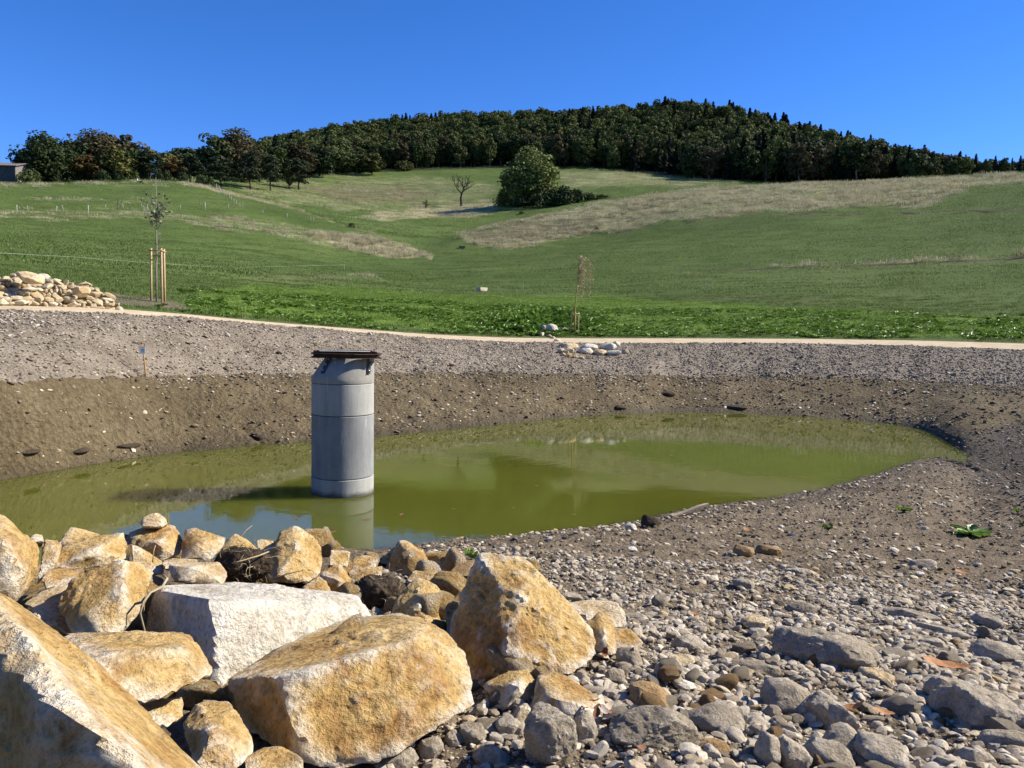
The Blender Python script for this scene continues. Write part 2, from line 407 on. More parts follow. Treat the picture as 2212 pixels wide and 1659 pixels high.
def grid_mesh(name, r0, r1):
    rows = np.arange(r0, r1 + 1); n = len(rows)
    V = PG[:, rows].reshape(-1, 3)
    c = np.arange(NC - 1)[:, None] * n; j = np.arange(n - 1)[None]
    a = (c + j).ravel(); F = np.stack([a, a + n, a + n + 1, a + 1], 1)
    m = mesh_np(name, V, F)
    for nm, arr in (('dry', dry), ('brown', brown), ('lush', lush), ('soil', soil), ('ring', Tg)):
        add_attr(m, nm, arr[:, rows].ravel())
    return m
row_of = lambda t: int(np.argmin(np.abs(T - t)))
_sub = PG[(az_deg > -60) & (az_deg < 60)]
_n = NRW; _c = np.arange(len(_sub) - 1)[:, None] * _n; _j = np.arange(row_of(20))[None]
_a = (_c + _j).ravel()
BVH = BVHTree.FromPolygons([tuple(p) for p in _sub.reshape(-1, 3).tolist()], np.stack([_a, _a + _n, _a + _n + 1, _a + 1], 1).tolist())
def hit(u, v):
    """where the line of sight through a picture point meets the ground"""
    d = Vector(ray(u, v)); p, n, i, r = BVH.ray_cast(Vector((0, 0, HC)), d.normalized())
    return p
def ground(x, y):
    p, n, i, r = BVH.ray_cast(Vector((x, y, 300)), Vector((0, 0, -1)))
    return p.z if p else 0.0
# attribute lookup by polar grid
def lookup(arr, X, Y):
    a = np.degrees(np.arctan2(X, Y)); R = np.hypot(X, Y)
    ci = np.clip(np.searchsorted(az_deg, a), 0, NC - 1)
    out = np.empty(len(X))
    for q in np.unique(ci):
        m = ci == q; out[m] = np.interp(R[m], Rg[q], arr[q])
    return out
def pol(az, t):
    """world x, y from azimuth (radians) and ring coordinate arrays"""
    ci = np.clip(np.searchsorted(azs, az), 0, NC - 1); k = np.minimum(t.astype(int), NR - 2); f = t - k
    R = np.exp(LR[ci, k] * (1 - f) + LR[ci, k + 1] * f)
    return np.sin(az) * R, np.cos(az) * R, R

# ------------------------------------------------------------------ ground materials
def soil_mat(name, dark, mid, pale, sc=1.0, bstr=.9, wet=False):
    q = Mat(name); g = q.geo()
    n1 = q.noise(g, 1.3 * sc, 6, .62); n2 = q.noise(g, 22 * sc, 6, .65); n3 = q.noise(g, 90 * sc, 4, .6)
    col = q.ramp(q.math('ADD', q.math('MULTIPLY', n1, .45), q.math('MULTIPLY', n2, .55)), [(.34, dark), (.5, mid), (.66, pale)])
    vor = q.n('TexVoronoi', Vector=g, Scale=26 * sc).outputs['Distance']
    col = q.mix(q.maprange(q.noise(g, 60 * sc, 3, .5), .6, .72, 0, .55), col, tuple(c * 1.5 for c in pale))
    rough = .95
    if wet:
        rg = q.attr('ring'); wetf = q.maprange(rg, 7.0, 7.22, 1.0, 0.0)
        if wet == 'near': wetf = q.maprange(rg, 3.62, 4.0, 0.0, 1.0)
        wetf = q.math('MULTIPLY', wetf, q.maprange(q.noise(g, 1.7, 4, .6), .3, .6, .5, 1.0))
        col = q.mix(q.math('MULTIPLY', wetf, .6), col, tuple(c * .38 for c in mid))
        rough = q.maprange(wetf, 0, 1, .95, .55)
    h = q.math('ADD', q.math('MULTIPLY', n2, .6), q.math('ADD', q.math('MULTIPLY', n3, .25), q.math('MULTIPLY', vor, .35)))
    return q.out(col, rough, q.bump(h, bstr, .05 / sc), .15)

def grass_mat(name):
    q = Mat(name); g = q.geo()
    st = q.scalev(g, (.25, .9, .9))
    big = q.noise(g, .035, 5, .6); mid = q.noise(st, .55, 6, .65); fin = q.noise(g, 3.5, 7, .7)
    green = q.ramp(big, [(.3, (.066, .102, .024)), (.5, (.088, .131, .031)), (.7, (.116, .158, .042))])
    green = q.mix(q.maprange(mid, .5, .72, 0, .5), green, (.125, .155, .060))
    lushc = q.ramp(q.noise(g, .5, 6, .65), [(.3, (.100, .172, .024)), (.55, (.135, .215, .034)), (.75, (.165, .24, .05))])
    col = q.mix(q.attr('lush'), green, lushc)
    straw = q.ramp(q.noise(st, 1.3, 6, .7), [(.3, (.21, .185, .09)), (.5, (.38, .335, .19)), (.68, (.56, .50, .33))])
    br = q.ramp(q.noise(st, .9, 6, .7), [(.3, (.070, .056, .034)), (.55, (.17, .135, .085)), (.75, (.30, .245, .155))])
    stk = q.noise(q.scalev(g, (.12, .5, 1.6)), .8, 6, .7)
    dm = q.maprange(q.math('ADD', q.math('ADD', q.math('MULTIPLY', mid, .8), q.math('MULTIPLY', stk, 1.2)), q.attr('dry')), 1.32, 1.95, 0, 1)
    col = q.mix(dm, col, straw)
    col = q.mix(q.math('MULTIPLY', q.attr('brown'), q.maprange(mid, .3, .6, .35, 1.0)), col, br)
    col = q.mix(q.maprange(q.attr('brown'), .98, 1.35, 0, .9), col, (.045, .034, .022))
    so = q.ramp(q.noise(g, 4, 6, .65), [(.35, (.11, .085, .06)), (.6, (.22, .175, .125))])
    col = q.mix(q.math('MULTIPLY', q.attr('soil'), q.maprange(q.noise(g, .9, 5, .6), .3, .55, .2, 1)), col, so)
    col = q.mix(q.maprange(fin, .35, .6, .28, 0), col, (.02, .035, .010))
    h = q.math('ADD', q.math('MULTIPLY', fin, .35), q.math('MULTIPLY', mid, .9))
    return q.out(col, .95, q.bump(h, .9, .5), .1)

def path_mat():
    q = Mat('sandy_path'); g = q.geo()
    c = q.ramp(q.noise(g, 1.5, 6, .6), [(.3, (.42, .335, .21)), (.7, (.58, .48, .33))])
    c = q.mix(q.maprange(q.noise(g, 30, 3, .6), .55, .7, 0, .5), c, (.22, .175, .12))
    return q.out(c, .95, q.bump(q.noise(g, 25, 5, .6), .5, .03), .1)

def water_mat():
    q = Mat('turbid_green_water'); g = q.geo()
    c = q.ramp(q.noise(g, .22, 3, .5), [(.3, (.076, .084, .011)), (.7, (.096, .104, .015))])
    q.b.inputs['IOR'].default_value = 1.42
    q.b.subsurface_method = 'BURLEY'; q.b.inputs['Subsurface Weight'].default_value = 1.0; q.b.inputs['Subsurface Radius'].default_value = (1.0, 1.0, .5); q.b.inputs['Subsurface Scale'].default_value = 1.3
    h = q.math('ADD', q.noise(q.scalev(g, (1, 1, 1)), 2.2, 2, .5), q.math('MULTIPLY', q.noise(g, 9, 2, .5), .15))
    return q.out(c, .035, q.bump(h, .02, .06), .5)

M_shore = soil_mat('shore_soil', (.075, .056, .035), (.150, .116, .075), (.25, .20, .137), 1.0, .9, 'near')
M_mud = soil_mat('mud', (.058, .043, .023), (.122, .094, .052), (.195, .155, .092), .35, 1.0, True)
M_gravelb = soil_mat('gravel_bed', (.11, .088, .064), (.21, .175, .132), (.32, .275, .215), .6, 1.0)
M_grass = grass_mat('meadow_grass_ground')
M_path = path_mat()
M_water = water_mat()
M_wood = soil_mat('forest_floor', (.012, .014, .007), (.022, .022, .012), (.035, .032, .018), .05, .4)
def ground_piece(name, a, b, mat): return obj(name, grid_mesh(name, row_of(a), row_of(b)), mat, kind='structure')
ground_piece('shore', 0, 4, M_shore)
ground_piece('pond_bed', 4, 7, M_mud)
ground_piece('mud_bank', 7, 8, M_mud)
ground_piece('gravel_bank', 8, 9, M_gravelb)
ground_piece('path', 9, 10, M_path)
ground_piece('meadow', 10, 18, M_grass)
ground_piece('hill', 18, NR - 1, M_wood)
wv = np.array([(-70, 6, 0), (40, 6, 0), (40, 37, 0), (-70, 37, 0)], float)
# the sheet of water stops under the banks
obj('water', mesh_np('water', wv, [(0, 1, 2, 3)]), M_water, kind='structure')
# ------------------------------------------------------------------ stone
_ico = {}
def ico(sub):
    if sub not in _ico:
        bm = bmesh.new(); bmesh.ops.create_icosphere(bm, subdivisions=sub, radius=1.0)
        V = np.array([v.co[:] for v in bm.verts]); F = np.array([[v.index for v in f.verts] for f in bm.faces]); bm.free()
        _ico[sub] = (V, F)
    return _ico[sub]

def hull_planes(pts):
    bm = bmesh.new()
    for p in pts: bm.verts.new(p)
    bmesh.ops.convex_hull(bm, input=bm.verts)
    bm.normal_update()
    pl = []
    for f in bm.faces:
        n = np.array(f.normal); c = float(n @ np.array(f.verts[0].co))
        if c < 0: n, c = -n, -c
        if c > 1e-4: pl.append((n, c))
    bm.free(); return pl

def carve(planes, axes, sub, seed, rough=.03, chips=26, chip=.07, pts=None, k=22, size=1.0, facet=1.0):
    """a broken stone: flat faces, chipped corners, rough skin.  Returns V, F, edge (how near a worn edge)"""
    r = np.random.default_rng(seed)
    D, F = ico(sub); p = D * axes; dn = p / np.linalg.norm(p, axis=1, keepdims=True)
    N = np.array([a for a, _ in planes]); C = np.array([c for _, c in planes])
    if chips and pts is not None:
        cn = r.normal(size=(chips, 3)); cn /= np.linalg.norm(cn, axis=1, keepdims=True)
        sup = (cn @ np.asarray(pts).T).max(1)
        # a chip only takes the corner off
        keep = sup * (1 - r.uniform(.25, 1.0, chips) * chip)
        N = np.vstack([N, cn]); C = np.concatenate([C, np.maximum(keep, .02)])
    X = np.maximum(dn @ N.T / C, 1e-6)
    val = ((X ** k).sum(1)) ** (1.0 / k)
    rad = 1 / val; P = dn * rad[:, None]
    q = P / size
    n1 = fbm(q * 2.2 + seed, 4, seed); n2 = fbm(q * 7 + seed, 4, seed + 5); n3 = fbm(q * 22 + seed, 3, seed + 9)
    pit = np.clip(fbm(q * 4.5 + 3 * seed, 2, seed + 21) - .25, 0, 1)
    rid = 1 - 2 * np.abs(fbm(q * 5.0 + 5 * seed, 3, seed + 33))
    # fracture facets: small planes tilted against each other, meeting in steps
    fac = np.zeros(len(P))
    for M_, am in ((12, 1.0), (46, .55), (170, .28)):
        if sub < 4 and M_ > 20: continue
        if sub < 5 and M_ > 100: continue
        cen = P[r.integers(0, len(P), M_)] + r.normal(0, .05 * size, (M_, 3)); gt = r.normal(size=(M_, 3)); bb = r.uniform(-.3, .3, M_)
        sc_ = np.sqrt(12.6 / M_); best = np.full(len(P), 1e9)
        for j in range(M_):                     # shallow scoops that meet in sharp ridges
            v_ = (P - cen[j]) / (size * sc_); best = np.minimum(best, (v_ ** 2).sum(1) + .55 * v_ @ gt[j] + bb[j])
        best -= best.mean(); fac += am * sc_ * np.clip(best, -1.2, 1.2)
    P = P + dn * (size * rough * facet * 1.0 * fac)[:, None]
    P = P + dn * (size * rough * (.9 * n1 + .8 * n2 + .5 * n3 - 1.3 * pit + .6 * rid + (.42 * (1 - 2 * np.abs(fbm(q * 13 + 7 * seed, 4, seed + 41))) if sub >= 5 else 0)))[:, None]
    # how sharply the surface bends outwards: worn pale arrises
    E = np.vstack([F[:, [0, 1]], F[:, [1, 2]], F[:, [2, 0]]]); deg = np.bincount(E.ravel(), minlength=len(P)).astype(float)
    def nb(A): return np.stack([np.bincount(E[:, 0], A[E[:, 1], k_], len(P)) + np.bincount(E[:, 1], A[E[:, 0], k_], len(P)) for k_ in range(A.shape[1])], 1) / deg[:, None]
    S1 = P
    for _ in range(2 if sub < 6 else 4): S1 = nb(S1) * .6 + S1 * .4
    Lp = S1 - nb(nb(S1)); cv = np.einsum('ij,ij->i', Lp, dn)[:, None]
    cv = nb(cv); cv = cv[:, 0] - np.median(cv); edge = np.clip(cv / (np.percentile(cv, 97) + 1e-9), 0, 1)
    return P, F, edge

def hull_rock(outline, depth, sub, seed, rough=.03, chips=26, chip=.06, extra=()):
    """outline: visible corners (u, v, R) ; the far side is the same outline, smaller and set back by depth"""
    fr = [at(*o) for o in outline] + [at(*o) for o in extra]
    c0 = np.mean(fr, 0); vd = c0 - np.array([0, 0, HC]); vd[2] = 0; vd /= np.linalg.norm(vd)
    bk = [c0 + (p - c0) * .72 + vd * depth - np.array([0, 0, .06]) for p in fr[:len(outline)]]
    pts = np.array(fr + bk); c = (pts.max(0) + pts.min(0)) / 2
    c = c * .4 + pts.mean(0) * .6
    pts = (pts - c) * 1.02; size = np.linalg.norm(pts.max(0) - pts.min(0)) / 2
    axes = np.maximum((pts.max(0) - pts.min(0)) / 2, size * .35)
    P, F, e = carve(hull_planes(pts), axes, sub, seed, rough, chips, chip, pts, 110, size, 2.1)
    return c, P, F, e

def random_rock(axes, seed, sub=4, npl=14, rough=.035, round_=14, chips=16):
    r = np.random.default_rng(seed + 1000); axes = np.asarray(axes, float)
    n = r.normal(size=(npl, 3)); n = np.vstack([n, np.eye(3) + .25 * r.normal(size=(3, 3)), -np.eye(3) + .25 * r.normal(size=(3, 3))])
    n /= np.linalg.norm(n, axis=1, keepdims=True); c = r.uniform(.74, 1.0, len(n))
    pl = []
    for a, b in zip(n, c):
        m = a / axes; L = np.linalg.norm(m); pl.append((m / L, b / L))
    size = float(np.max(axes)); ps = (n * axes)
    P, F, e = carve(pl, axes, sub, seed, rough, chips, .12, ps, round_, size, .6)
    # keep within the wanted half-sizes
    P = P / np.abs(P).max(0) * axes
    return P, F, e

def stone_mat(name, ramp, white=(.74, .69, .58), edge_amt=.8, stain=(.15, .105, .062), bscale=1.0, perobj=0.0, dirt=.62):
    q = Mat(name); rnd = q.oi(); co = q.off(q.objco(), rnd, 31.0)
    big = q.noise(co, 2.6 * bscale, 7, .65, .6); mid = q.noise(co, 11 * bscale, 7, .7, .3); fin = q.noise(co, 55 * bscale, 5, .65)
    f = q.math('ADD', q.math('MULTIPLY', big, .55), q.math('MULTIPLY', mid, .45))
    if perobj: f = q.math('ADD', f, q.math('MULTIPLY', q.math('SUBTRACT', rnd, .5), perobj))
    col = q.ramp(f, ramp)
    col = q.mix(q.maprange(q.noise(co, 5.5 * bscale, 6, .7, 1.2), .56, .70, 0, dirt), col, stain)
    ed = q.math('MULTIPLY', q.attr('edge'), q.maprange(mid, .36, .58, 0, 1))
    wpatch = q.maprange(q.noise(co, 4.1 * bscale, 7, .72, .9), .60, .68, 0, .7)
    col = q.mix(q.math('MULTIPLY', q.math('MAXIMUM', ed, wpatch), edge_amt), col, white)
    sp = q.maprange(fin, .32, .55, .62, 1.05)
    col = q.mix(1.0, col, sp, 'MULTIPLY')
    vor = q.n('TexVoronoi', Vector=co, Scale=9 * bscale, _feature='F1').outputs['Distance']
    rdn = q.n('TexNoise', _noise_type='RIDGED_MULTIFRACTAL', Vector=co, Scale=4.5 * bscale, Detail=6, Roughness=.6, Distortion=.4)
    h = q.math('ADD', q.math('MULTIPLY', mid, .75), q.math('ADD', q.math('MULTIPLY', fin, .35), q.math('ADD', q.math('MULTIPLY', vor, .3), q.math('MULTIPLY', rdn.outputs[0], .22))))
    return q.out(col, .92, q.bump(h, 1.0, .05 / bscale), .15)

M_ochre = stone_mat('ochre_limestone', [(.32, (.20, .105, .036)), (.42, (.37, .215, .074)), (.50, (.49, .325, .120)), (.58, (.57, .405, .185)), (.68, (.64, .51, .30))])
M_cream = stone_mat('cream_limestone', [(.34, (.38, .25, .12)), (.48, (.56, .42, .235)), (.62, (.68, .57, .38)), (.72, (.74, .66, .5))], edge_amt=.6, dirt=.25)
M_white = stone_mat('white_limestone', [(.34, (.42, .36, .265)), (.48, (.58, .525, .42)), (.62, (.68, .64, .54))], white=(.74, .70, .61), stain=(.36, .29, .19), dirt=.3)
M_heap = stone_mat('heap_limestone', [(.34, (.42, .29, .14)), (.47, (.60, .47, .28)), (.58, (.70, .60, .42)), (.7, (.76, .70, .58))], perobj=.25, bscale=1.3, edge_amt=.5, dirt=.2)
M_grey = stone_mat('grey_limestone', [(.30, (.165, .130, .088)), (.45, (.30, .25, .178)), (.58, (.41, .345, .255)), (.72, (.54, .47, .365))], white=(.60, .54, .44), stain=(.17, .14, .10), bscale=2.2, perobj=.16, edge_amt=.5, dirt=.35)
M_tan = stone_mat('tan_stone', [(.3, (.20, .125, .055)), (.5, (.33, .21, .095)), (.7, (.45, .32, .17))], white=(.5, .4, .26), bscale=2.0, edge_amt=.4)

def crisp(m, a=28):
    try: m.set_sharp_from_angle(angle=R_(a))
    except Exception: pass
    return m
def put_rock(name, c, P, F, e, mat, label, cat, group=None):
    m = mesh_np(name, P, F); add_attr(m, 'edge', e); crisp(m, 32)
    return obj(name, m, mat, loc=c, label=label, cat=cat, group=group)

# ---- the broken ochre boulders piled in the left foreground: corners read as (across, down, metres away)
G = 'quarried boulders piled at the near shore'
BOULDERS = [
 # material, sub, depth, rough, outline, extra corners, label
 (M_ochre, 6, .35, .030, [(493,1463,2.38),(507,1510,2.32),(535,1570,2.22),(642,1628,2.0),(744,1664,1.95),(800,1650,1.97),(862,1571,2.05),(1015,1517,2.22),(1000,1450,2.35),(981,1402,2.45),(940,1368,2.6),(913,1347,2.66),(879,1342,2.7),(727,1361,2.8),(608,1412,2.68)],
   [(605,1462,2.12),(744,1424,2.16),(876,1380,2.3),(923,1446,2.22),(640,1550,2.02)], 'large ochre boulder with a sloping top, nearest one in front of the white boulder'),
 (M_white, 6, .30, .026, [(331,1388,3.15),(355,1270,3.2),(440,1270,3.3),(557,1268,3.38),(659,1276,3.4),(771,1284,3.42),(805,1312,3.3),(829,1341,3.25),(815,1400,3.1),(700,1510,2.85),(494,1535,2.68),(415,1505,2.9)],
   [(376,1284,3.02),(472,1300,2.74),(474,1372,2.69),(468,1489,2.62),(700,1296,3.12),(815,1335,3.22)], 'large chalk-white boulder in the middle of the pile'),
 (M_ochre, 6, .32, .036, [(1043,1198,2.98),(1085,1200,2.98),(1122,1207,2.96),(1162,1235,2.92),(1186,1280,2.88),(1214,1314,2.86),(1247,1335,2.84),(1281,1366,2.8),(1285,1412,2.72),(1276,1432,2.66),(1238,1446,2.6),(1165,1462,2.55),(1080,1476,2.52),(1018,1474,2.56),(975,1392,2.75),(986,1323,2.85),(1012,1255,2.92),(1031,1210,2.96)],
   [(1131,1293,2.68),(1104,1400,2.52),(1060,1250,2.78)], 'tall rounded ochre boulder standing beside the gravel'),
 (M_ochre, 6, .22, .034, [(-200,1215,1.9),(-100,1235,1.82),(0,1281,1.74),(34,1301,1.74),(71,1333,1.76),(131,1377,1.76),(213,1448,1.70),(295,1523,1.62),(355,1588,1.56),(426,1660,1.48),(470,1740,1.40),(420,1840,1.28),(200,1850,1.22),(20,1800,1.36),(-150,1640,1.6),(-220,1450,1.8)],
   [(0,1318,1.60),(85,1415,1.42),(106,1520,1.30),(170,1552,1.26),(284,1630,1.22),(350,1720,1.18)], 'long slanting ochre boulder cut off by the lower left corner'),
 (M_ochre, 5, .22, .034, [(135,1372,2.36),(199,1380,2.42),(302,1392,2.48),(355,1386,2.48),(401,1369,2.48),(423,1386,2.42),(454,1450,2.26),(433,1466,2.2),(373,1484,2.15),(302,1516,2.06),(250,1490,2.04),(205,1440,2.08)],
   [(256,1412,2.14),(390,1402,2.22),(170,1405,2.2)], 'flat-topped ochre slab with pale rim lying left of the white boulder'),
 (M_ochre, 5, .26, .030, [(263,1207,3.12),(220,1223,3.14),(160,1248,3.14),(128,1304,3.08),(167,1368,2.92),(220,1377,2.86),(256,1377,2.88),(295,1315,3.0),(323,1244,3.2),(305,1220,3.2)],
   [(263,1283,2.94),(200,1330,2.9)], 'pointed ochre boulder with a sharp front ridge left of the white boulder'),
 (M_ochre, 5, .30, .030, [(-120,1118,3.3),(0,1117,3.35),(21,1134,3.32),(64,1162,3.26),(85,1180,3.24),(83,1219,3.2),(64,1262,3.12),(32,1298,3.05),(-40,1300,3.0),(-130,1260,3.05)],
   [(20,1170,3.05),(40,1240,2.98)], 'ochre boulder cut by the left edge, with the pond just behind it'),
 (M_ochre, 5, .25, .034, [(142,1172,3.9),(200,1160,3.95),(263,1154,3.95),(277,1182,3.9),(277,1208,3.82),(213,1225,3.72),(117,1232,3.7),(117,1205,3.8)], [(200,1190,3.7)], 'broad rough ochre block behind the pointed boulder'),
 (M_ochre, 4, .25, .03, [(128,1173,4.2),(153,1139,4.3),(180,1143,4.3),(213,1155,4.25),(213,1185,4.1),(140,1190,4.1)], [], 'ochre stone peeping over the broad rough block at the left'),
 (M_ochre, 4, .22, .03, [(92,1240,3.5),(120,1228,3.6),(172,1234,3.6),(170,1262,3.42),(98,1276,3.38)], [], 'low ochre slab under the broad rough block'),
 (M_ochre, 5, .28, .03, [(280,1152,4.3),(320,1140,4.35),(355,1135,4.35),(376,1140,4.32),(395,1173,4.25),(385,1200,4.15),(341,1213,4.1),(290,1200,4.15)], [(340,1175,4.1)], 'ochre block with a small stone perched on its top'),
 (M_cream, 4, .12, .035, [(302,1130,4.3),(315,1115,4.32),(340,1107,4.33),(356,1118,4.32),(362,1132,4.28),(350,1138,4.24),(310,1138,4.24)], [], 'small pale stone perched at the highest point of the pile'),
 (M_ochre, 4, .22, .034, [(394,1176,4.2),(401,1146,4.25),(419,1141,4.26),(454,1155,4.24),(486,1162,4.2),(476,1187,4.12),(458,1208,4.05),(391,1207,4.05)], [(430,1175,4.05)], 'cracked ochre stone left of the earthy root clod'),
 (M_cream, 4, .18, .028, [(360,1222,3.5),(412,1214,3.56),(476,1214,3.56),(494,1244,3.48),(486,1262,3.42),(408,1259,3.4),(378,1256,3.42)], [(420,1226,3.42)], 'smooth pale ochre block lying on the back edge of white boulder'),
 (M_cream, 4, .14, .03, [(350,1212,3.75),(372,1206,3.78),(424,1209,3.78),(424,1225,3.7),(355,1228,3.68)], [], 'thin cream slab behind the smooth pale block'),
 (M_ochre, 5, .30, .032, [(588,1192,4.35),(608,1151,4.42),(635,1140,4.45),(649,1144,4.45),(683,1168,4.42),(700,1206,4.34),(697,1233,4.26),(690,1247,4.2),(659,1261,4.12),(581,1257,4.1),(578,1233,4.2)], [(640,1190,4.2),(600,1240,4.08)], 'big upright ochre boulder at the back, just left of the concrete shaft reflection'),
 (M_ochre, 4, .2, .035, [(715,1188,4.4),(757,1192,4.4),(750,1226,4.3),(712,1222,4.3)], [], 'small ochre stone behind the pitted one, below the shaft'),
 (M_ochre, 4, .2, .045, [(692,1240,4.0),(734,1221,4.08),(757,1253,4.0),(754,1280,3.92),(720,1285,3.9),(695,1262,3.95)], [(725,1250,3.9)], 'pitted ochre stone under the upright boulder'),
 (M_ochre, 4, .2, .03, [(752,1225,4.6),(765,1203,4.66),(790,1198,4.66),(816,1206,4.62),(810,1226,4.55),(760,1236,4.52)], [], 'small wedge of ochre stone at the foot of the pointed one'),
 (M_ochre, 4, .2, .03, [(754,1232,4.35),(790,1230,4.4),(828,1222,4.4),(826,1248,4.3),(790,1272,4.22),(756,1268,4.25)], [], 'ochre slab half sunk next to the dark earth lump'),
 (M_ochre, 4, .22, .03, [(818,1214,4.95),(852,1180,5.0),(862,1188,5.0),(850,1225,4.9)], [], 'narrow ochre stone leaning on the pointed one at the shore'),
 (M_ochre, 5, .26, .028, [(832,1229,4.78),(862,1170,4.9),(876,1169,4.9),(913,1192,4.86),(931,1222,4.78),(889,1247,4.66),(855,1244,4.66)], [(890,1205,4.66)], 'pointed ochre stone standing against the brown shore'),
 (M_ochre, 5, .22, .03, [(838,1341,3.42),(855,1300,3.5),(880,1268,3.58),(903,1249,3.62),(935,1262,3.6),(964,1290,3.56),(958,1345,3.46),(950,1380,3.38),(890,1365,3.34)], [(906,1307,3.38)], 'ochre stone with a flat lit face between white and tall boulders'),
 (M_ochre, 4, .22, .034, [(876,1254,4.05),(896,1233,4.12),(940,1235,4.12),(987,1239,4.08),(995,1266,4.0),(974,1296,3.9),(930,1280,3.92)], [], 'flaky ochre slab behind the tall rounded boulder'),
 (M_cream, 4, .22, .034, [(1208,1306,3.25),(1260,1299,3.32),(1330,1302,3.3),(1349,1323,3.22),(1350,1356,3.12),(1290,1350,3.1)], [], 'cream block behind the yellow one, right of the tall boulder'),
 (M_ochre, 4, .16, .028, [(1264,1350,2.98),(1292,1321,3.04),(1311,1326,3.04),(1327,1342,3.0),(1331,1416,2.86),(1288,1408,2.84),(1270,1390,2.88)], [(1305,1370,2.86)], 'yellow squared stone right of the tall boulder'),
 (M_ochre, 4, .16, .03, [(1324,1356,3.04),(1360,1359,3.04),(1392,1390,2.96),(1374,1405,2.9),(1326,1406,2.9)], [], 'orange triangular stone where the pile ends in gravel'),
 (M_ochre, 4, .16, .03, [(1043,1480,2.44),(1104,1446,2.5),(1140,1442,2.5),(1166,1474,2.45),(1153,1521,2.36),(1085,1533,2.3)], [(1120,1480,2.32)], 'ochre stone tucked under the tall boulder'),
 (M_ochre, 4, .18, .03, [(1148,1536,2.25),(1163,1462,2.38),(1195,1452,2.42),(1223,1464,2.4),(1293,1510,2.32),(1301,1552,2.24),(1226,1556,2.16)], [(1190,1500,2.22),(1250,1520,2.2)], 'ochre wedge at the foot of the tall boulder among grey pebbles'),
 (M_ochre, 4, .14, .035, [(296,1522,2.2),(340,1512,2.24),(392,1508,2.24),(395,1556,2.14),(348,1576,2.08),(305,1560,2.1)], [], 'small ochre stone in the dark gap under the flat slab'),
 (M_ochre, 5, .20, .034, [(401,1567,2.0),(430,1524,2.08),(504,1531,2.06),(512,1567,1.98),(545,1602,1.92),(535,1640,1.86),(470,1675,1.8),(424,1655,1.82)], [(460,1580,1.86)], 'brownish stone in shade left of the large sloping boulder'),
 (M_ochre, 4, .14, .03, [(530,1640,1.84),(560,1622,1.88),(610,1616,1.88),(655,1640,1.84),(660,1690,1.76),(540,1700,1.74)], [], 'stone at the bottom edge under the large sloping boulder'),
 (M_ochre, 4, .2, .03, [(80,1262,3.6),(96,1168,3.8),(133,1174,3.8),(122,1222,3.66)], [], 'ochre stone in shadow between left-edge boulder and rough block'),
 (M_cream, 4, .2, .03, [(56,1305,3.3),(110,1268,3.42),(156,1250,3.45),(150,1300,3.3),(172,1375,3.0),(130,1370,3.0),(75,1330,3.1)], [], 'pale slab lying in the shadow of the pointed boulder'),
 (M_ochre, 4, .2, .03, [(282,1174,3.9),(312,1188,3.9),(350,1212,3.85),(357,1240,3.72),(325,1246,3.7),(285,1215,3.8)], [], 'crumbly ochre stone right of the rough block'),
 (M_ochre, 4, .2, .03, [(478,1180,4.45),(507,1150,4.5),(540,1171,4.48),(570,1196,4.42),(540,1215,4.3),(485,1205,4.35)], [], 'ochre stone behind the earthy root clod'),
 (M_ochre, 4, .14, .03, [(555,1168,4.65),(566,1164,4.66),(590,1170,4.66),(592,1192,4.55),(560,1195,4.55)], [], 'small ochre stone between root clod and upright boulder'),
 (M_ochre, 4, .12, .03, [(652,1268,3.82),(690,1246,3.9),(706,1256,3.88),(718,1284,3.76),(700,1292,3.7),(660,1284,3.74)], [], 'orange stone on the back edge of the white boulder'),
 (M_tan, 4, .2, .03, [(970,1240,4.4),(985,1220,4.5),(1025,1210,4.5),(1022,1245,4.35)], [], 'brown stone half hidden behind top of the tall boulder'),
 (M_cream, 4, .12, .025, [(938,1216,4.85),(955,1208,4.88),(972,1216,4.86),(975,1232,4.8),(942,1234,4.8)], [], 'pale rounded stone just left of the tall boulder top'),
 (M_ochre, 4, .16, .03, [(962,1310,3.2),(975,1296,3.24),(990,1300,3.2),(986,1392,3.0),(966,1380,3.02)], [], 'narrow ochre stone wedged against the tall boulder'),
 (M_cream, 4, .12, .03, [(64,1162,4.2),(78,1152,4.22),(92,1156,4.22),(96,1170,4.15),(70,1172,4.15)], [], 'small pale stone at the back left by the water'),
 (M_ochre, 4, .2, .03, [(225,1168,4.35),(250,1150,4.4),(285,1156,4.4),(300,1172,4.3),(240,1182,4.3)], [], 'ochre stone behind the rough block near the perched stone'),
 (M_ochre, 4, .2, .03, [(90,1180,4.2),(100,1166,4.25),(140,1170,4.25),(145,1195,4.1),(95,1200,4.1)], [], 'ochre stone behind the shaded stone at the left'),
]
for i, (mt, sub, dep, ro, ol, ex, lb) in enumerate(BOULDERS):
    c, P, F, e = hull_rock(ol, dep, sub, 100 + i, ro * .9, 10, .09, ex)
    put_rock('boulder', c, P, F, e, mt, lb, 'boulder', G)

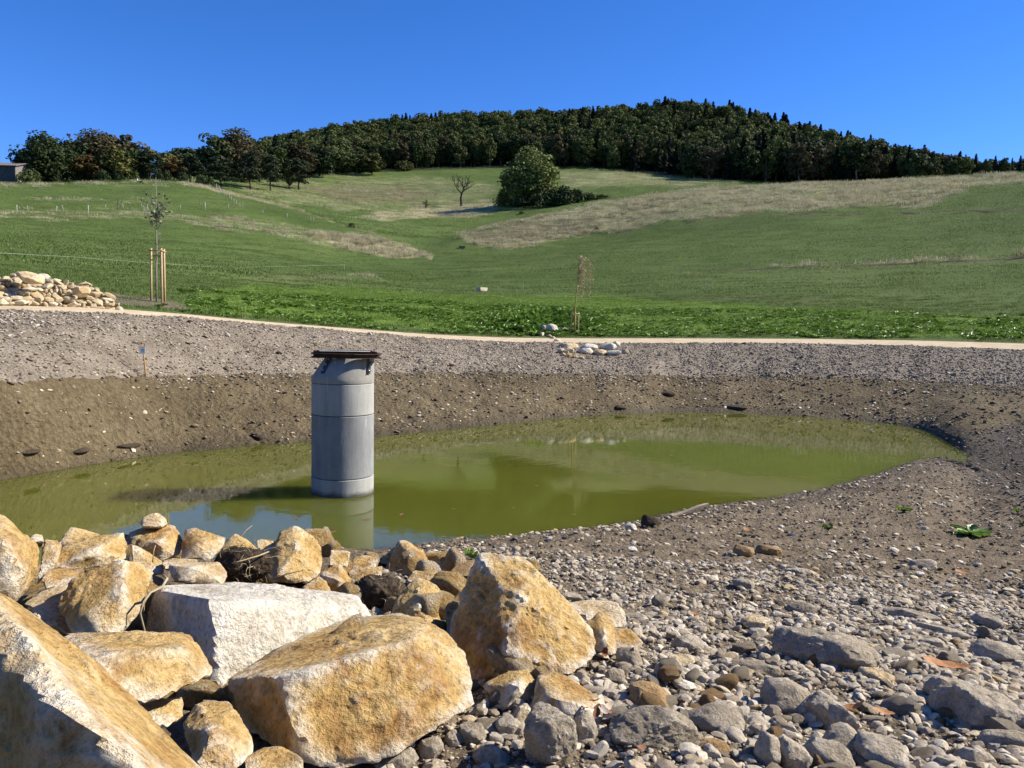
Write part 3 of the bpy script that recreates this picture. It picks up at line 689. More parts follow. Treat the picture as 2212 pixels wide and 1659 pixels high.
# ---- single grey stones in the gravel, each fitted into the space it takes in the picture
def box_rock(u0, v0, u1, v1, mat, seed, sub=4, depth=None, sink=.12, rough=.03, round_=9, name='cobble', label=None, cat='stone', group=None, npl=12, R=None, tilt=0):
    p = hit((u0 + u1) / 2, v1 - (v1 - v0) * .08)
    if p is None: return None
    d = R or math.hypot(p.x, p.y)
    sl = math.hypot(d, HC - p.z)
    hw = (u1 - u0) / 2 * sl / FPX; hh = (v1 - v0) / 2 * sl / FPX
    dp = depth if depth else min(hw, hh * 1.6) * .9
    P, F, e = random_rock((hw, dp, hh * (1 + sink)), seed, sub, npl, rough, round_)
    if tilt:
        ca, sa = math.cos(tilt), math.sin(tilt); P = P @ np.array([[ca, 0, sa], [0, 1, 0], [-sa, 0, ca]])
    c = at((u0 + u1) / 2, (v0 + v1) / 2 + (v1 - v0) * sink / 2, d + dp * .6)
    az = math.atan2(c[0], c[1]); ca, sa = math.cos(az), math.sin(az)
    P = P @ np.array([[ca, -sa, 0], [sa, ca, 0], [0, 0, 1]])
    return put_rock(name, c, P, F, e, mat, label, cat, group)
GG = 'larger single stones lying in the gravel'
STONES = [
 (1682,1368,1890,1440,M_grey,5,'large grey loaf-shaped stone standing in the gravel on the right'),
 (1734,1503,1843,1580,M_grey,5,'squared grey block with a flat top near bottom right'),
 (2040,1500,2230,1590,M_grey,5,'big angular grey stone cut by the right edge'),
 (1650,1474,1752,1542,M_grey,4,'lilac-grey slanted stone left of the squared block'),
 (1136,1536,1247,1654,M_grey,5,'upright knobbly grey stone at the bottom centre'),
 (1325,1528,1500,1612,M_grey,5,'wide pale grey rock at the bottom, right of the ochre wedge'),
 (1490,1526,1606,1590,M_grey,4,'flat pale rock joined to the right of the wide grey rock'),
 (1360,1474,1449,1533,M_tan,4,'rounded brown-ochre stone among grey pebbles'),
 (1667,1596,1750,1664,M_grey,4,'pale stone at bottom edge under the squared block'),
 (1741,1604,1844,1668,M_grey,4,'dark leaning grey stone at the bottom edge'),
 (1779,1572,1855,1634,M_grey,4,'white oblong stone below the squared block'),
 (1851,1594,1948,1664,M_grey,4,'blue-grey rounded stone at bottom edge, right of the white oblong'),
 (1626,1583,1682,1653,M_grey,4,'upright tan-grey stone at the bottom, left of the pale one'),
 (1507,1598,1578,1636,M_tan,4,'brownish oval stone at the bottom edge right of centre'),
 (2070,1618,2138,1664,M_grey,4,'rounded pale stone at the bottom right edge'),
 (2131,1580,2230,1625,M_grey,4,'long pale slab at the right edge near the bottom'),
 (989,1560,1052,1607,M_grey,4,'whitish egg-shaped pebble below the large ochre boulder'),
 (1104,1525,1156,1578,M_cream,4,'peach-coloured stone below the tucked ochre stone'),
 (1072,1546,1134,1592,M_grey,4,'smooth grey wedge beside the peach-coloured stone'),
 (1238,1532,1290,1612,M_grey,4,'grey stone between upright knobbly stone and wide pale rock'),
 (1305,1443,1350,1484,M_grey,4,'brownish grey stone right of the ochre wedge'),
 (1325,1396,1393,1446,M_grey,4,'flat tilted grey slab below the orange triangular stone'),
 (1920,1318,2018,1343,M_grey,4,'long low grey slab, upper of two on the right'),
 (1989,1354,2087,1376,M_grey,4,'long low grey slab, lower of two on the right'),
 (1556,1427,1688,1458,M_grey,4,'long pale flat stone left of the loaf-shaped stone'),
 (1968,1208,2018,1230,M_grey,4,'triangular grey stone far up the gravel on the right'),
 (1585,1178,1628,1202,M_tan,4,'brown stone on the earth, left of a pair'),
 (1634,1174,1688,1200,M_tan,4,'brown pointed stone on the earth, right of a pair'),
 (1581,1249,1634,1273,M_grey,4,'bluish flat stone on the earth in front of the pair'),
 (1700,1226,1755,1242,M_grey,4,'smooth flat grey cobble in the middle of gravel edge'),
 (1347,1130,1376,1147,M_white,4,'white pebble on the brow of the near shore'),
 (1210,1280,1260,1300,M_grey,4,'grey stone on earth right of the tall boulder'),
 (1406,1282,1442,1312,M_grey,4,'blue-grey stone on earth beyond the cream block'),
 (1350,1322,1400,1346,M_grey,4,'oval grey stone beside the cream block'),
 (1452,1370,1520,1410,M_grey,4,'rough grey stone past the orange triangular stone'),
 (1440,1412,1500,1445,M_cream,4,'cream cobble between grey slab and long pale stone'),
 (1860,1448,1925,1480,M_cream,4,'cream cobble just below the loaf-shaped stone'),
 (2005,1470,2100,1520,M_grey,4,'grey cobble above the big angular stone'),
 (2110,1390,2200,1430,M_grey,4,'pale lumpy stone near the right edge'),
 (1990,1380,2040,1405,M_grey,4,'dark grey cobble right of the loaf-shaped stone'),
 (2100,1330,2170,1356,M_grey,4,'flat grey stone at the right, above the pale lumpy one'),
 (1600,1330,1660,1362,M_cream,4,'tan rock in the gravel above the long pale stone'),
 (1700,1300,1760,1326,M_grey,4,'grey cobble behind the loaf-shaped stone'),
 (960,1580,1000,1612,M_grey,4,'dark pebble left of the whitish egg-shaped one'),
 (820,1620,900,1664,M_grey,4,'grey stone at the foot of large ochre boulder, bottom edge'),
 (905,1590,960,1640,M_grey,4,'pale grey stone right of the boulder foot'),
 (1020,1610,1100,1664,M_grey,4,'big grey pebble at bottom edge left of the knobbly stone'),
]
for i, (a, b, c_, d_, mt, sb, lb) in enumerate(STONES):
    box_rock(a, b, c_, d_, mt, 400 + i, sb, round_=46 if i % 3 else 18, rough=.045, npl=7 + i % 5, label=lb, group=GG)
# ------------------------------------------------------------------ scattering (only for what nobody could count)
def scatter(name, pts, rots, scl, idx, sources, label=None, cat=None):
    m = bpy.data.meshes.new(name); pts = np.asarray(pts, np.float32); n = len(pts)
    m.vertices.add(n); m.vertices.foreach_set('co', pts.ravel())
    for nm, typ, arr, key in (('rot', 'FLOAT_VECTOR', rots, 'vector'), ('scl', 'FLOAT_VECTOR', scl, 'vector'), ('idx', 'INT', idx, 'value')):
        a = m.attributes.new(nm, typ, 'POINT'); a.data.foreach_set(key, np.asarray(arr, np.int32 if typ == 'INT' else np.float32).ravel())
    c = bpy.data.collections.new(name + '_sources')
    for i, (sm, mt) in enumerate(sources):
        o = bpy.data.objects.new('%s_source_%02d' % (name, i), sm); c.objects.link(o)
        if not sm.materials: sm.materials.append(mt)
    o = obj(name, m, None, kind='stuff', label=label, cat=cat)
    ng = bpy.data.node_groups.new(name + '_scatter', 'GeometryNodeTree')
    ng.interface.new_socket('Geometry', in_out='INPUT', socket_type='NodeSocketGeometry')
    ng.interface.new_socket('Geometry', in_out='OUTPUT', socket_type='NodeSocketGeometry')
    N = ng.nodes; L = ng.links
    gi, go = N.new('NodeGroupInput'), N.new('NodeGroupOutput')
    ci = N.new('GeometryNodeCollectionInfo'); ci.inputs[0].default_value = c; ci.inputs[1].default_value = True; ci.inputs[2].default_value = True
    ip = N.new('GeometryNodeInstanceOnPoints'); ip.inputs['Pick Instance'].default_value = True
    L.new(gi.outputs[0], ip.inputs['Points']); L.new(ci.outputs[0], ip.inputs['Instance'])
    for nm, typ, sock in (('rot', 'FLOAT_VECTOR', 'Rotation'), ('scl', 'FLOAT_VECTOR', 'Scale'), ('idx', 'INT', 'Instance Index')):
        na = N.new('GeometryNodeInputNamedAttribute'); na.data_type = typ; na.inputs[0].default_value = nm
        L.new(na.outputs[0], ip.inputs[sock])
    L.new(ip.outputs[0], go.inputs[0])
    md = o.modifiers.new('scatter', 'NODES'); md.node_group = ng
    return o

def pebble_mat(name, stops, bscale=1.0):
    q = Mat(name); r = q.oi(); co = q.off(q.objco(), r, 91.0)
    col = q.ramp(r, stops)
    n = q.noise(co, 3.0 * bscale, 5, .6)
    col = q.mix(1.0, col, q.maprange(n, .3, .7, .70, 1.22), 'MULTIPLY')
    return q.out(col, .9, q.bump(q.noise(co, 9 * bscale, 5, .65), .4, .08), .15)
M_peb = pebble_mat('grey_pebbles', [(0, (.16, .128, .088)), (.15, (.27, .222, .158)), (.4, (.385, .325, .24)), (.65, (.48, .415, .315)), (.85, (.58, .515, .405)), (.93, (.40, .285, .15)), (1, (.68, .62, .515))])
M_pale = pebble_mat('pale_pebbles', [(0, (.36, .28, .17)), (.4, (.52, .42, .27)), (.8, (.64, .56, .42)), (1, (.70, .66, .58))])
M_clod = pebble_mat('soil_crumbs', [(0, (.11, .085, .058)), (.5, (.165, .13, .09)), (1, (.23, .185, .13))])
M_pebw = pebble_mat('bank_gravel', [(0, (.15, .122, .088)), (.3, (.25, .207, .155)), (.6, (.33, .28, .213)), (.85, (.42, .365, .285)), (1, (.58, .525, .43))])
def peb_src(n, sub, seed, flat=.62, rnd=7, mat=None):
    out = []
    for i in range(n):
        r = np.random.default_rng(seed + i)
        ax = np.array([1.0, r.uniform(.62, .95), r.uniform(flat - .2, flat + .12)])
        P, F, e = random_rock(ax, seed + i, sub, 9, .03, rnd + 8 + (i % 4) * 16, 8)
        m = crisp(mesh_np('pebble_shape', P, F, smooth=True), 24); add_attr(m, 'edge', e); out.append((m, mat))
    return out
def rand_rots(n, tilt=.45, seed=0):
    r = np.random.default_rng(seed); return np.stack([r.normal(0, tilt, n), r.normal(0, tilt, n), r.uniform(0, 6.283, n)], 1)
def field_points(n, az0, az1, t0, t1, seed, dens=None):
    """points spread evenly over the ground between two azimuths (degrees) and two rings"""
    r = np.random.default_rng(seed); out = []
    got = 0
    while got < n:
        m = n * 2
        az = np.radians(r.uniform(az0, az1, m)); t = r.uniform(t0, t1, m)
        x_, y_, R = pol(az, t)
        # area weight: R * dR/dt, relative to its largest value
        x2, y2, R2 = pol(az, np.minimum(t + .01, t1)); wgt = R * np.maximum(R2 - R, 1e-4); wgt /= np.percentile(wgt, 99)
        k = r.uniform(0, 1, m) < wgt
        if dens is not None:
            k &= r.uniform(0, 1, m) < dens(x_, y_, t)
        out.append(np.stack([x_[k], y_[k], t[k]], 1)); got += int(k.sum())
        if not k.any(): break
    q = np.concatenate(out)[:n]
    z = lookup(Zg, q[:, 0], q[:, 1])
    return np.stack([q[:, 0], q[:, 1], z], 1), q[:, 2]

# ---- gravel of the near shore, right foreground
def dn_near(x_, y_, t):
    with np.errstate(all='ignore'):
        u, v = project(np.stack([x_, y_, lookup(Zg, x_, y_)], 1))
    e = 1165 + np.clip((u - 1100) / 1000, 0, 1) * 30            # stones thin out towards the earthy brow
    g = np.clip((v - e - 60 * fbm2(x_ * .9, y_ * .9, 3, 61)) / 170, .03, 1)
    left = np.clip((u - 780) / 260, .10, 1)
    return g * left * np.clip(.55 + 1.1 * fbm2(x_ * 1.7, y_ * 1.7, 3, 62), .2, 1)
src_a = peb_src(10, 3, 2000, .62, 8, M_peb); src_b = peb_src(8, 2, 2100, .62, 8, M_peb)
def gravel(name, n, lo, hi, t0, t1, seed, src, az=(-20, 48), dens=dn_near, sink=.1, label=None, power=2.2, tilt=.28):
    p, t = field_points(n, az[0], az[1], t0, t1, seed, dens)
    r = np.random.default_rng(seed + 9); k = len(p)
    sz = lo + (hi - lo) * r.uniform(0, 1, k) ** power
    sc = np.stack([sz * r.uniform(.8, 1.25, k), sz * r.uniform(.75, 1.1, k), sz * r.uniform(.45, .95, k)], 1)
    p[:, 2] += sz * (.45 - sink)
    return scatter(name, p, rand_rots(k, tilt, seed), sc, r.integers(0, len(src), k), src, label, 'gravel')
gravel('gravel', 29000, .007, .032, .75, 2.6, 11, src_a, label='coarse grey gravel covering the near shore on the right')
gravel('gravel', 70000, .003, .009, .75, 2.4, 12, src_b, label='fine grey gravel between the larger stones', power=1.5)
gravel('gravel', 3600, .008, .040, 2.2, 3.9, 13, src_b, az=(-6, 48), label='grey gravel thinning out up the near shore', power=3.2)
gravel('gravel', 1600, .012, .05, 3.9, 7.1, 16, src_b, az=(26, 46), dens=None, label='grey gravel on the slope at the right end of the pond', power=3.0)
gravel('soil_crumbs', 2200, .012, .06, 3.9, 7.1, 17, peb_src(4, 2, 2250, .7, 14, M_clod), az=(26, 46), dens=None, label='crumbs of brown earth at the right end of the pond', power=2.5)
src_c = peb_src(5, 2, 2200, .7, 14, M_clod)
gravel('soil_crumbs', 9000, .006, .032, 1.6, 3.99, 14, src_c, az=(-9, 48), dens=lambda x_, y_, t: np.clip((t - 1.5) / 1.0, .1, 1), label='crumbs of brown earth on the near shore', power=2.5)
src_p = peb_src(5, 2, 2300, .55, 12, M_pale)
gravel('pale_pebbles', 1500, .015, .05, 2.2, 3.97, 15, src_p, az=(-9, 48), dens=None, label='scattered pale pebbles on the earthy shore', power=2.5)

# ---- far bank: a belt of coarse gravel above, stony earth below
src_d = peb_src(8, 2, 2400, .62, 12, M_pebw)
gravel('bank_gravel', 38000, .015, .062, 7.72, 9.02, 21, src_d, az=(-40, 40), dens=lambda x_, y_, t: np.clip((t - 7.74 + .18 * fbm2(x_ / 2.5, y_ / 2.5, 3, 72)) * 3.2, .02, 1), label='coarse grey gravel belt along the far bank', power=1.8)
gravel('bank_gravel', 450, .06, .13, 8.02, 8.95, 22, src_d, az=(-40, 40), dens=lambda x_, y_, t: np.clip(1.2 - (t - 8), .15, 1), label='larger stones in the gravel belt of the far bank', power=2)
gravel('bank_stones', 2000, .015, .08, 7.05, 8.1, 23, src_p, az=(-36, 30), dens=lambda x_, y_, t: np.clip(.55 + 1.3 * fbm2(x_ * .5, y_ * .5, 3, 71), .05, 1), label='pale stones bedded in the brown far bank', power=3.0, sink=.3)
src_e = peb_src(5, 2, 2500, .7, 16, M_clod)
gravel('bank_crumbs', 3200, .02, .09, 7.0, 8.1, 24, src_e, az=(-40, 42), dens=None, label='crumbs of earth on the far bank', power=2.5)

# ---- about 250 of the larger cobbles are individuals
cob_src = []
for i in range(14):
    r = np.random.default_rng(3000 + i); ax = np.array([1, r.uniform(.65, .95), r.uniform(.4, .75)])
    P, F, e = random_rock(ax, 3000 + i, 3, 10, .035, 10 + 14 * (i % 3), 10)
    m = crisp(mesh_np('cobble', P, F), 24); add_attr(m, 'edge', e)
    m.materials.append(M_tan if i % 7 == 6 else M_grey); cob_src.append(m)
p, t = field_points(235, -9, 36, .9, 2.5, 77, lambda x_, y_, t: dn_near(x_, y_, t) * np.clip(2.2 - t, .15, 1))
r = np.random.default_rng(5)
for i in range(len(p)):
    sz = .020 + .036 * r.uniform() ** 2
    k = int(r.integers(0, 14))
    brown_one = k % 7 == 6
    obj('cobble', cob_src[k], None, loc=(p[i, 0], p[i, 1], p[i, 2] + sz * .3), rot=(r.normal(0, .35), r.normal(0, .35), r.uniform(0, 6.28)), scale=(sz * r.uniform(.85, 1.3), sz, sz * r.uniform(.7, 1.05)),
        label='brownish cobble among the grey gravel of the near shore' if brown_one else 'medium grey cobble bedded in gravel of the near shore', cat='stone', group='brown cobbles in the gravel' if brown_one else 'grey cobbles in the gravel')
# small ochre rubble between the boulders
rub = []
for i in range(6):
    P, F, e = random_rock((1, .8, .65), 3300 + i, 3, 8, .03, 30, 12); m = mesh_np('rubble_stone', P, F); add_attr(m, 'edge', e); m.materials.append(M_ochre); rub.append(m)
r = np.random.default_rng(8)
for i in range(120):
    az = R_(r.uniform(-36, 3)); RRr = r.uniform(2.3, 5.6); xx, yy = math.sin(az) * RRr, math.cos(az) * RRr
    sz = .05 + .09 * r.uniform() ** 1.5
    obj('rubble_stone', rub[i % 6], None, loc=(xx, yy, ground(xx, yy) + sz * .4), rot=(r.normal(0, .6), r.normal(0, .6), r.uniform(0, 6.28)), scale=(sz * r.uniform(.9, 1.4), sz, sz),
        label='small broken ochre stone in the gaps between the big boulders', cat='stone', group='ochre rubble between the boulders')
# ------------------------------------------------------------------ concrete shaft standing in the pond
def concrete_mat(name, base, tide=False):
    q = Mat(name); co = q.objco()
    n1 = q.noise(co, 1.6, 6, .6); n2 = q.noise(q.scalev(co, (3.5, 3.5, .35)), 2.2, 5, .6); n3 = q.noise(co, 40, 5, .6)
    c = q.ramp(q.math('ADD', q.math('MULTIPLY', n1, .5), q.math('MULTIPLY', n2, .5)), [(.32, tuple(x * .72 for x in base)), (.5, base), (.66, tuple(x * 1.22 for x in base))])
    c = q.mix(q.maprange(q.noise(q.scalev(co, (7, 7, .8)), 1.5, 4, .7), .62, .70, 0, .5), c, (.66, .67, .66))
    c = q.mix(q.maprange(n3, .3, .45, .3, 0), c, (.10, .10, .095))
    if tide:                                   # dark damp line with algae left by the water
        zz_ = q.math('ADD', q.n('SeparateXYZ', i0=co).outputs[2], q.math('MULTIPLY', q.math('SUBTRACT', n1, .5), .25))
        c = q.mix(q.maprange(zz_, .03, .13, .85, 0), c, (.050, .050, .032))
    return q.out(c, .85, q.bump(q.math('ADD', n3, n1), .25, .02), .25)
M_conc = [concrete_mat('concrete_a', (.34, .34, .322)), concrete_mat('concrete_b', (.235, .242, .244)), concrete_mat('concrete_c', (.33, .33, .31), True), concrete_mat('concrete_cone', (.30, .29, .26))]
def rust_mat():
    q = Mat('rusty_steel'); co = q.objco()
    c = q.ramp(q.noise(co, 6, 7, .7), [(.3, (.022, .016, .012)), (.5, (.062, .036, .023)), (.7, (.14, .068, .035))])
    return q.out(c, .8, q.bump(q.noise(co, 50, 4, .6), .3, .005), .3)
M_rust = rust_mat(); M_steel = flat_mat('dark_steel_plate', (.028, .030, .034), .45, .5, .2, 10)
M_bolt = flat_mat('zinc_bolt', (.55, .57, .60), .35, .5, .1, 30, metal=.8)
M_plate = flat_mat('pale_plate', (.40, .42, .42), .6, .4, .2, 6)
pc = at(740.5, 1057, 15.75); SX, SY = pc[0], pc[1]; RS = .615
def lathe(prof, n=72, off=None):
    prof = np.array(prof, float); a = np.linspace(0, 2 * np.pi, n, endpoint=False)
    V = []
    for i, (r, z) in enumerate(prof):
        ox = off[i] if off is not None else 0.0
        V.append(np.stack([r * np.cos(a) + ox, r * np.sin(a), np.full(n, z)], 1))
    k = len(prof); F = [(i * n + j, i * n + (j + 1) % n, (i + 1) * n + (j + 1) % n, (i + 1) * n + j) for i in range(k - 1) for j in range(n)]
    return np.concatenate(V), np.array(F)
def solid(name, V, F, smooth=True, angle=35):
    m = mesh_np(name, V, F, smooth)
    try: m.set_sharp_from_angle(angle=R_(angle))
    except Exception: pass
    return m
def ring_prof(z0, z1, r, b=.012): return [(r - .12, z0), (r - b, z0), (r, z0 + b), (r, z1 - b), (r - b, z1), (r - .12, z1)]
shaft = obj('concrete_shaft', None, loc=(SX, SY, 0), label='tall grey concrete manhole shaft standing in the green pond', cat='shaft')
shaft.rotation_euler = (0, 0, -math.atan2(SX, SY))            # local x points across the view
obj('base_ring', solid('base_ring', *lathe(ring_prof(-1.2, .345, RS + .004))), M_conc[2], shaft)
obj('lower_ring', solid('lower_ring', *lathe(ring_prof(.355, 1.59, RS))), M_conc[1], shaft)
obj('upper_ring', solid('upper_ring', *lathe(ring_prof(1.60, 2.215, RS - .002))), M_conc[0], shaft)
# the cone is eccentric: straight on the right, sloping on the left
RT = .485; ZC0, ZC1 = 2.225, 2.72
cp = [(RS - .1, ZC0), (RS - .004, ZC0), (RS, ZC0 + .012), (RS, ZC0 + .10), (RT, ZC1 - .01), (RT - .012, ZC1), (.3, ZC1), (.3, ZC1 - .4)]
co = [0, 0, 0, 0, RS - RT, RS - RT, RS - RT, RS - RT]
obj('cone', solid('cone', *lathe(cp, 72, co)), M_conc[3], shaft)
def ibeam(p0, p1, h=.125, wd=.10, tf=.012, tw=.010, ext=.0):
    p0, p1 = np.array(tuple(p0) + (0,), float), np.array(tuple(p1) + (0,), float); d = p1 - p0; L = np.linalg.norm(d); d /= L; p0 = p0 - d * ext; L += 2 * ext
    s = np.array([-d[1], d[0], 0])
    pr = [(-wd/2, 0), (wd/2, 0), (wd/2, tf), (tw/2, tf), (tw/2, h-tf), (wd/2, h-tf), (wd/2, h), (-wd/2, h), (-wd/2, h-tf), (-tw/2, h-tf), (-tw/2, tf), (-wd/2, tf)]
    bm = bmesh.new()
    a = [bm.verts.new(p0 + s * x_ + np.array([0, 0, z_])) for x_, z_ in pr]; b = [bm.verts.new(p0 + d * L + s * x_ + np.array([0, 0, z_])) for x_, z_ in pr]
    n = len(pr)
    for i in range(n): bm.faces.new((a[i], a[(i+1) % n], b[(i+1) % n], b[i]))
    bm.faces.new(a[::-1]); bm.faces.new(b); bmesh.ops.recalc_face_normals(bm, faces=bm.faces)
    return bm_mesh(bm, 'beam')
cxo = RS - RT
zt = ZC1 + .002
hexa = [(-.60, -.28), (.20, -.60), (.66, -.40), (.64, .30), (-.10, .60), (-.60, .36)]
fr = obj('steel_frame', ibeam(hexa[0], hexa[1], .092), M_rust, shaft)
fr.data.transform(Matrix.Translation((0, 0, 0)))
fr.location = (cxo * .3, 0, zt)
for i in range(1, 6):
    b = obj('beam', ibeam(hexa[i] , hexa[(i + 1) % 6], .092 - .002 * (i % 2)), M_rust, fr)
# angle irons and cover plate resting on the frame
def angle_iron(p0, p1, s=.036): return ibeam(p0, p1, s, .06, .008, .008)
for p0, p1 in (((-.60, -.24), (.62, -.42)), ((-.62, .26), (.60, .34)), ((-.58, -.24), (-.58, .26)), ((.56, -.40), (.56, .33))):
    b = obj('angle_iron', angle_iron(p0, p1), M_rust, fr); b.location = (0, 0, .095)
bm = bmesh.new(); bm_box(bm, (1.0, .5, .012), (0, 0, .118), bev=.002); obj('cover_plate', bm_mesh(bm, 'cover_plate'), M_plate, fr)
for ang in (-136, -40, 44, 136):                          # bracket plates bolted to the cone
    a = R_(ang); ca, sa = math.cos(a), math.sin(a)
    ptop = np.array([cxo + RT * ca, RT * sa, ZC1 + .03]); pbot = np.array([RS * ca * .93 + cxo * .25, RS * sa * .93, ZC0 + .19])
    nrm = np.array([ca, sa, .25]); nrm /= np.linalg.norm(nrm)
    ax = ptop - pbot; L = np.linalg.norm(ax); ax /= L; nrm = nrm - ax * nrm.dot(ax); nrm /= np.linalg.norm(nrm); sd = np.cross(ax, nrm)
    mid = (ptop + pbot) / 2 + nrm * .03
    M = Matrix(((sd[0], nrm[0], ax[0], mid[0]), (sd[1], nrm[1], ax[1], mid[1]), (sd[2], nrm[2], ax[2], mid[2]), (0, 0, 0, 1)))
    bm = bmesh.new(); bm_box(bm, (.085, .014, L), M=M, bev=.002); br = obj('bracket', bm_mesh(bm, 'bracket'), M_steel, shaft)
    for f in (-.32, .0, .32):
        q0 = mid + ax * L * f; bo = obj('bolt', tube_mesh('bolt', [([q0, q0 + nrm * .02], .022), ([q0 + nrm * .02, q0 + nrm * .075], .010)], 8, False), M_bolt, br)

# ------------------------------------------------------------------ stake with a small card on the far bank
M_wood_stake = flat_mat('stake_wood', (.42, .25, .10), .8, .2, .15, 14, .3)
M_card = flat_mat('white_card', (.72, .80, .86), .5, .4, .04, 20); M_blue = flat_mat('blue_ink', (.12, .30, .50), .6, .3, .05)
b0 = hit(316, 815); R0 = math.hypot(b0.x, b0.y); t0_ = at(307.5, 742, R0)
st = obj('marker_stake', None, loc=b0, label='thin leaning wooden stake with a small white card on the far bank', cat='stake')
d0 = Vector(t0_) - b0
obj('stick', tube_mesh('stick', [([(0, 0, -.25), d0 * .5, d0], [.020, .018, .016])], 6), M_wood_stake, st)
f = d0 * .80; bm = bmesh.new(); bm_box(bm, (.135, .006, .19), tuple(f + Vector((0, -.028, 0))), bev=.002); cd = obj('card', bm_mesh(bm, 'card'), M_card, st)
bm = bmesh.new(); bm_box(bm, (.075, .002, .022), tuple(f + Vector((.012, -.0325, .01)))); bm_box(bm, (.05, .002, .012), tuple(f + Vector((-.005, -.0325, -.025)))); obj('print', bm_mesh(bm, 'print'), M_blue, cd)

# ------------------------------------------------------------------ staked young trees
M_post = flat_mat('round_pine_post', (.52, .375, .20), .75, .25, .12, 9, .2)
M_bark_y = flat_mat('young_bark', (.30, .27, .23), .85, .2, .2, 14, .3)
M_tie = flat_mat('dark_tie', (.10, .06, .03), .8, .2, .1)
def stake_frame(base_pts, height, rad, label, tie_z, lean=0.0):
    o0 = Vector(np.mean(base_pts, 0)); o = obj('tree_stake_frame', None, loc=o0, label=label, cat='tree stakes')
    tops = []
    for p_ in base_pts:
        b = Vector(p_) - o0; t = Vector((b.x * .93 + .01, b.y * .93, height)); tops.append(t)
        obj('post', tube_mesh('post', [([b - Vector((0, 0, .4)), b * .5 + t * .5, t + Vector((0, 0, .03)), t + Vector((0, 0, .045))], [rad, rad, rad, rad * .75])], 10), M_post, o)
    for i in range(3):
        a, b = tops[i], tops[(i + 1) % 3]; dd = (b - a).normalized() * (rad * 1.9)
        offs = Vector((0, 0, -.07 - .008 * i)); side = Vector((dd.y, -dd.x, 0)).normalized() * rad * 1.05
        obj('rail', tube_mesh('rail', [([a - dd + offs + side, b + dd + offs + side], rad * .62)], 8), M_post, o)
    ps = [t + Vector((0, 0, tie_z)) for t in tops]
    obj('tie', tube_mesh('tie', [([ps[i], ps[(i + 1) % 3]], .012) for i in range(3)], 6), M_tie, o)
    return o
c1 = hit(338, 652); px = FPX / math.hypot(c1.x, c1.y)
fb = [hit(326.5, 650), hit(350, 654), Vector((c1.x + .20, c1.y + .42, 0))]; fb[2].z = ground(fb[2].x, fb[2].y)
fb = [Vector((p_.x, p_.y, p_.z)) for p_ in fb]
stake_frame([tuple(p_) for p_ in fb], 102 / px, .05, 'tall frame of three orange-brown posts around the young tree on the left', -.30)
c2 = hit(1241, 721); px2 = FPX / math.hypot(c2.x, c2.y)
fb2 = [hit(1233, 721), hit(1249, 721), Vector((c2.x + .05, c2.y + .45, 0))]; fb2[2].z = ground(fb2[2].x, fb2[2].y)
stake_frame([tuple(p_) for p_ in fb2], 45 / px2, .038, 'small frame of three thin posts around the young willow by the path', -.2)

def leaf_quads(pts, nrm, size, rg, asp=.6):
    n = len(pts); nrm = nrm / (np.linalg.norm(nrm, axis=1, keepdims=True) + 1e-9)
    a = np.cross(nrm, rg.normal(size=(n, 3))); a /= np.linalg.norm(a, axis=1, keepdims=True) + 1e-9
    b = np.cross(nrm, a); s = np.broadcast_to(np.asarray(size, float), (n,))[:, None]
    V = np.stack([pts - a * s, pts - b * s * asp + nrm * s * .1, pts + a * s, pts + b * s * asp + nrm * s * .1], 1).reshape(-1, 3)
    return V, np.arange(4 * n).reshape(-1, 4)
def leaf_mat(name, stops, trans=.25, rough=.6, spec=.25, nsc=1.2, vari=.35):
    q = Mat(name); r = q.oi(); g = q.geo()
    n = q.noise(g, nsc, 4, .6); wn_ = q.n('TexWhiteNoise', _noise_dimensions='3D', Vector=q.n('VectorMath', _operation='SNAP', i0=g, i1=(.31, .31, .31)).outputs[0]).outputs[0]
    f = q.math('ADD', q.math('MULTIPLY', r, .5), q.math('ADD', q.math('MULTIPLY', n, .35), q.math('MULTIPLY', wn_, .15)))
    c = q.ramp(f, stops); c = q.mix(1.0, c, q.maprange(wn_, 0, 1, 1 - vari, 1 + vari), 'MULTIPLY')
    q.out(c, rough, None, spec)
    tr = q.n('BsdfTranslucent', Color=c); mx = q.n('MixShader', i0=trans, i1=q.b.outputs[0], i2=tr.outputs[0])
    q.t.links.new(mx.outputs[0], q.t.nodes['Material Output'].inputs[0])
    return q.m
M_ylf = leaf_mat('young_leaves', [(.2, (.03, .035, .015)), (.5, (.07, .085, .03)), (.8, (.22, .23, .15))], .15, .4, .5, 6)
M_wlf = leaf_mat('willow_leaves', [(.2, (.32, .31, .20)), (.5, (.48, .46, .32)), (.8, (.62, .60, .46))], .3, .6, .3, 6)
def branch_path(p0, dirv, L, rg, n=6, up=.15, wob=.12):
    P_ = [np.array(p0, float)]; d = np.array(dirv, float); d /= np.linalg.norm(d)
    for i in range(n):
        d = d + np.array([0, 0, up]) + rg.normal(0, wob, 3); d /= np.linalg.norm(d); P_.append(P_[-1] + d * L / n)
    return np.array(P_)
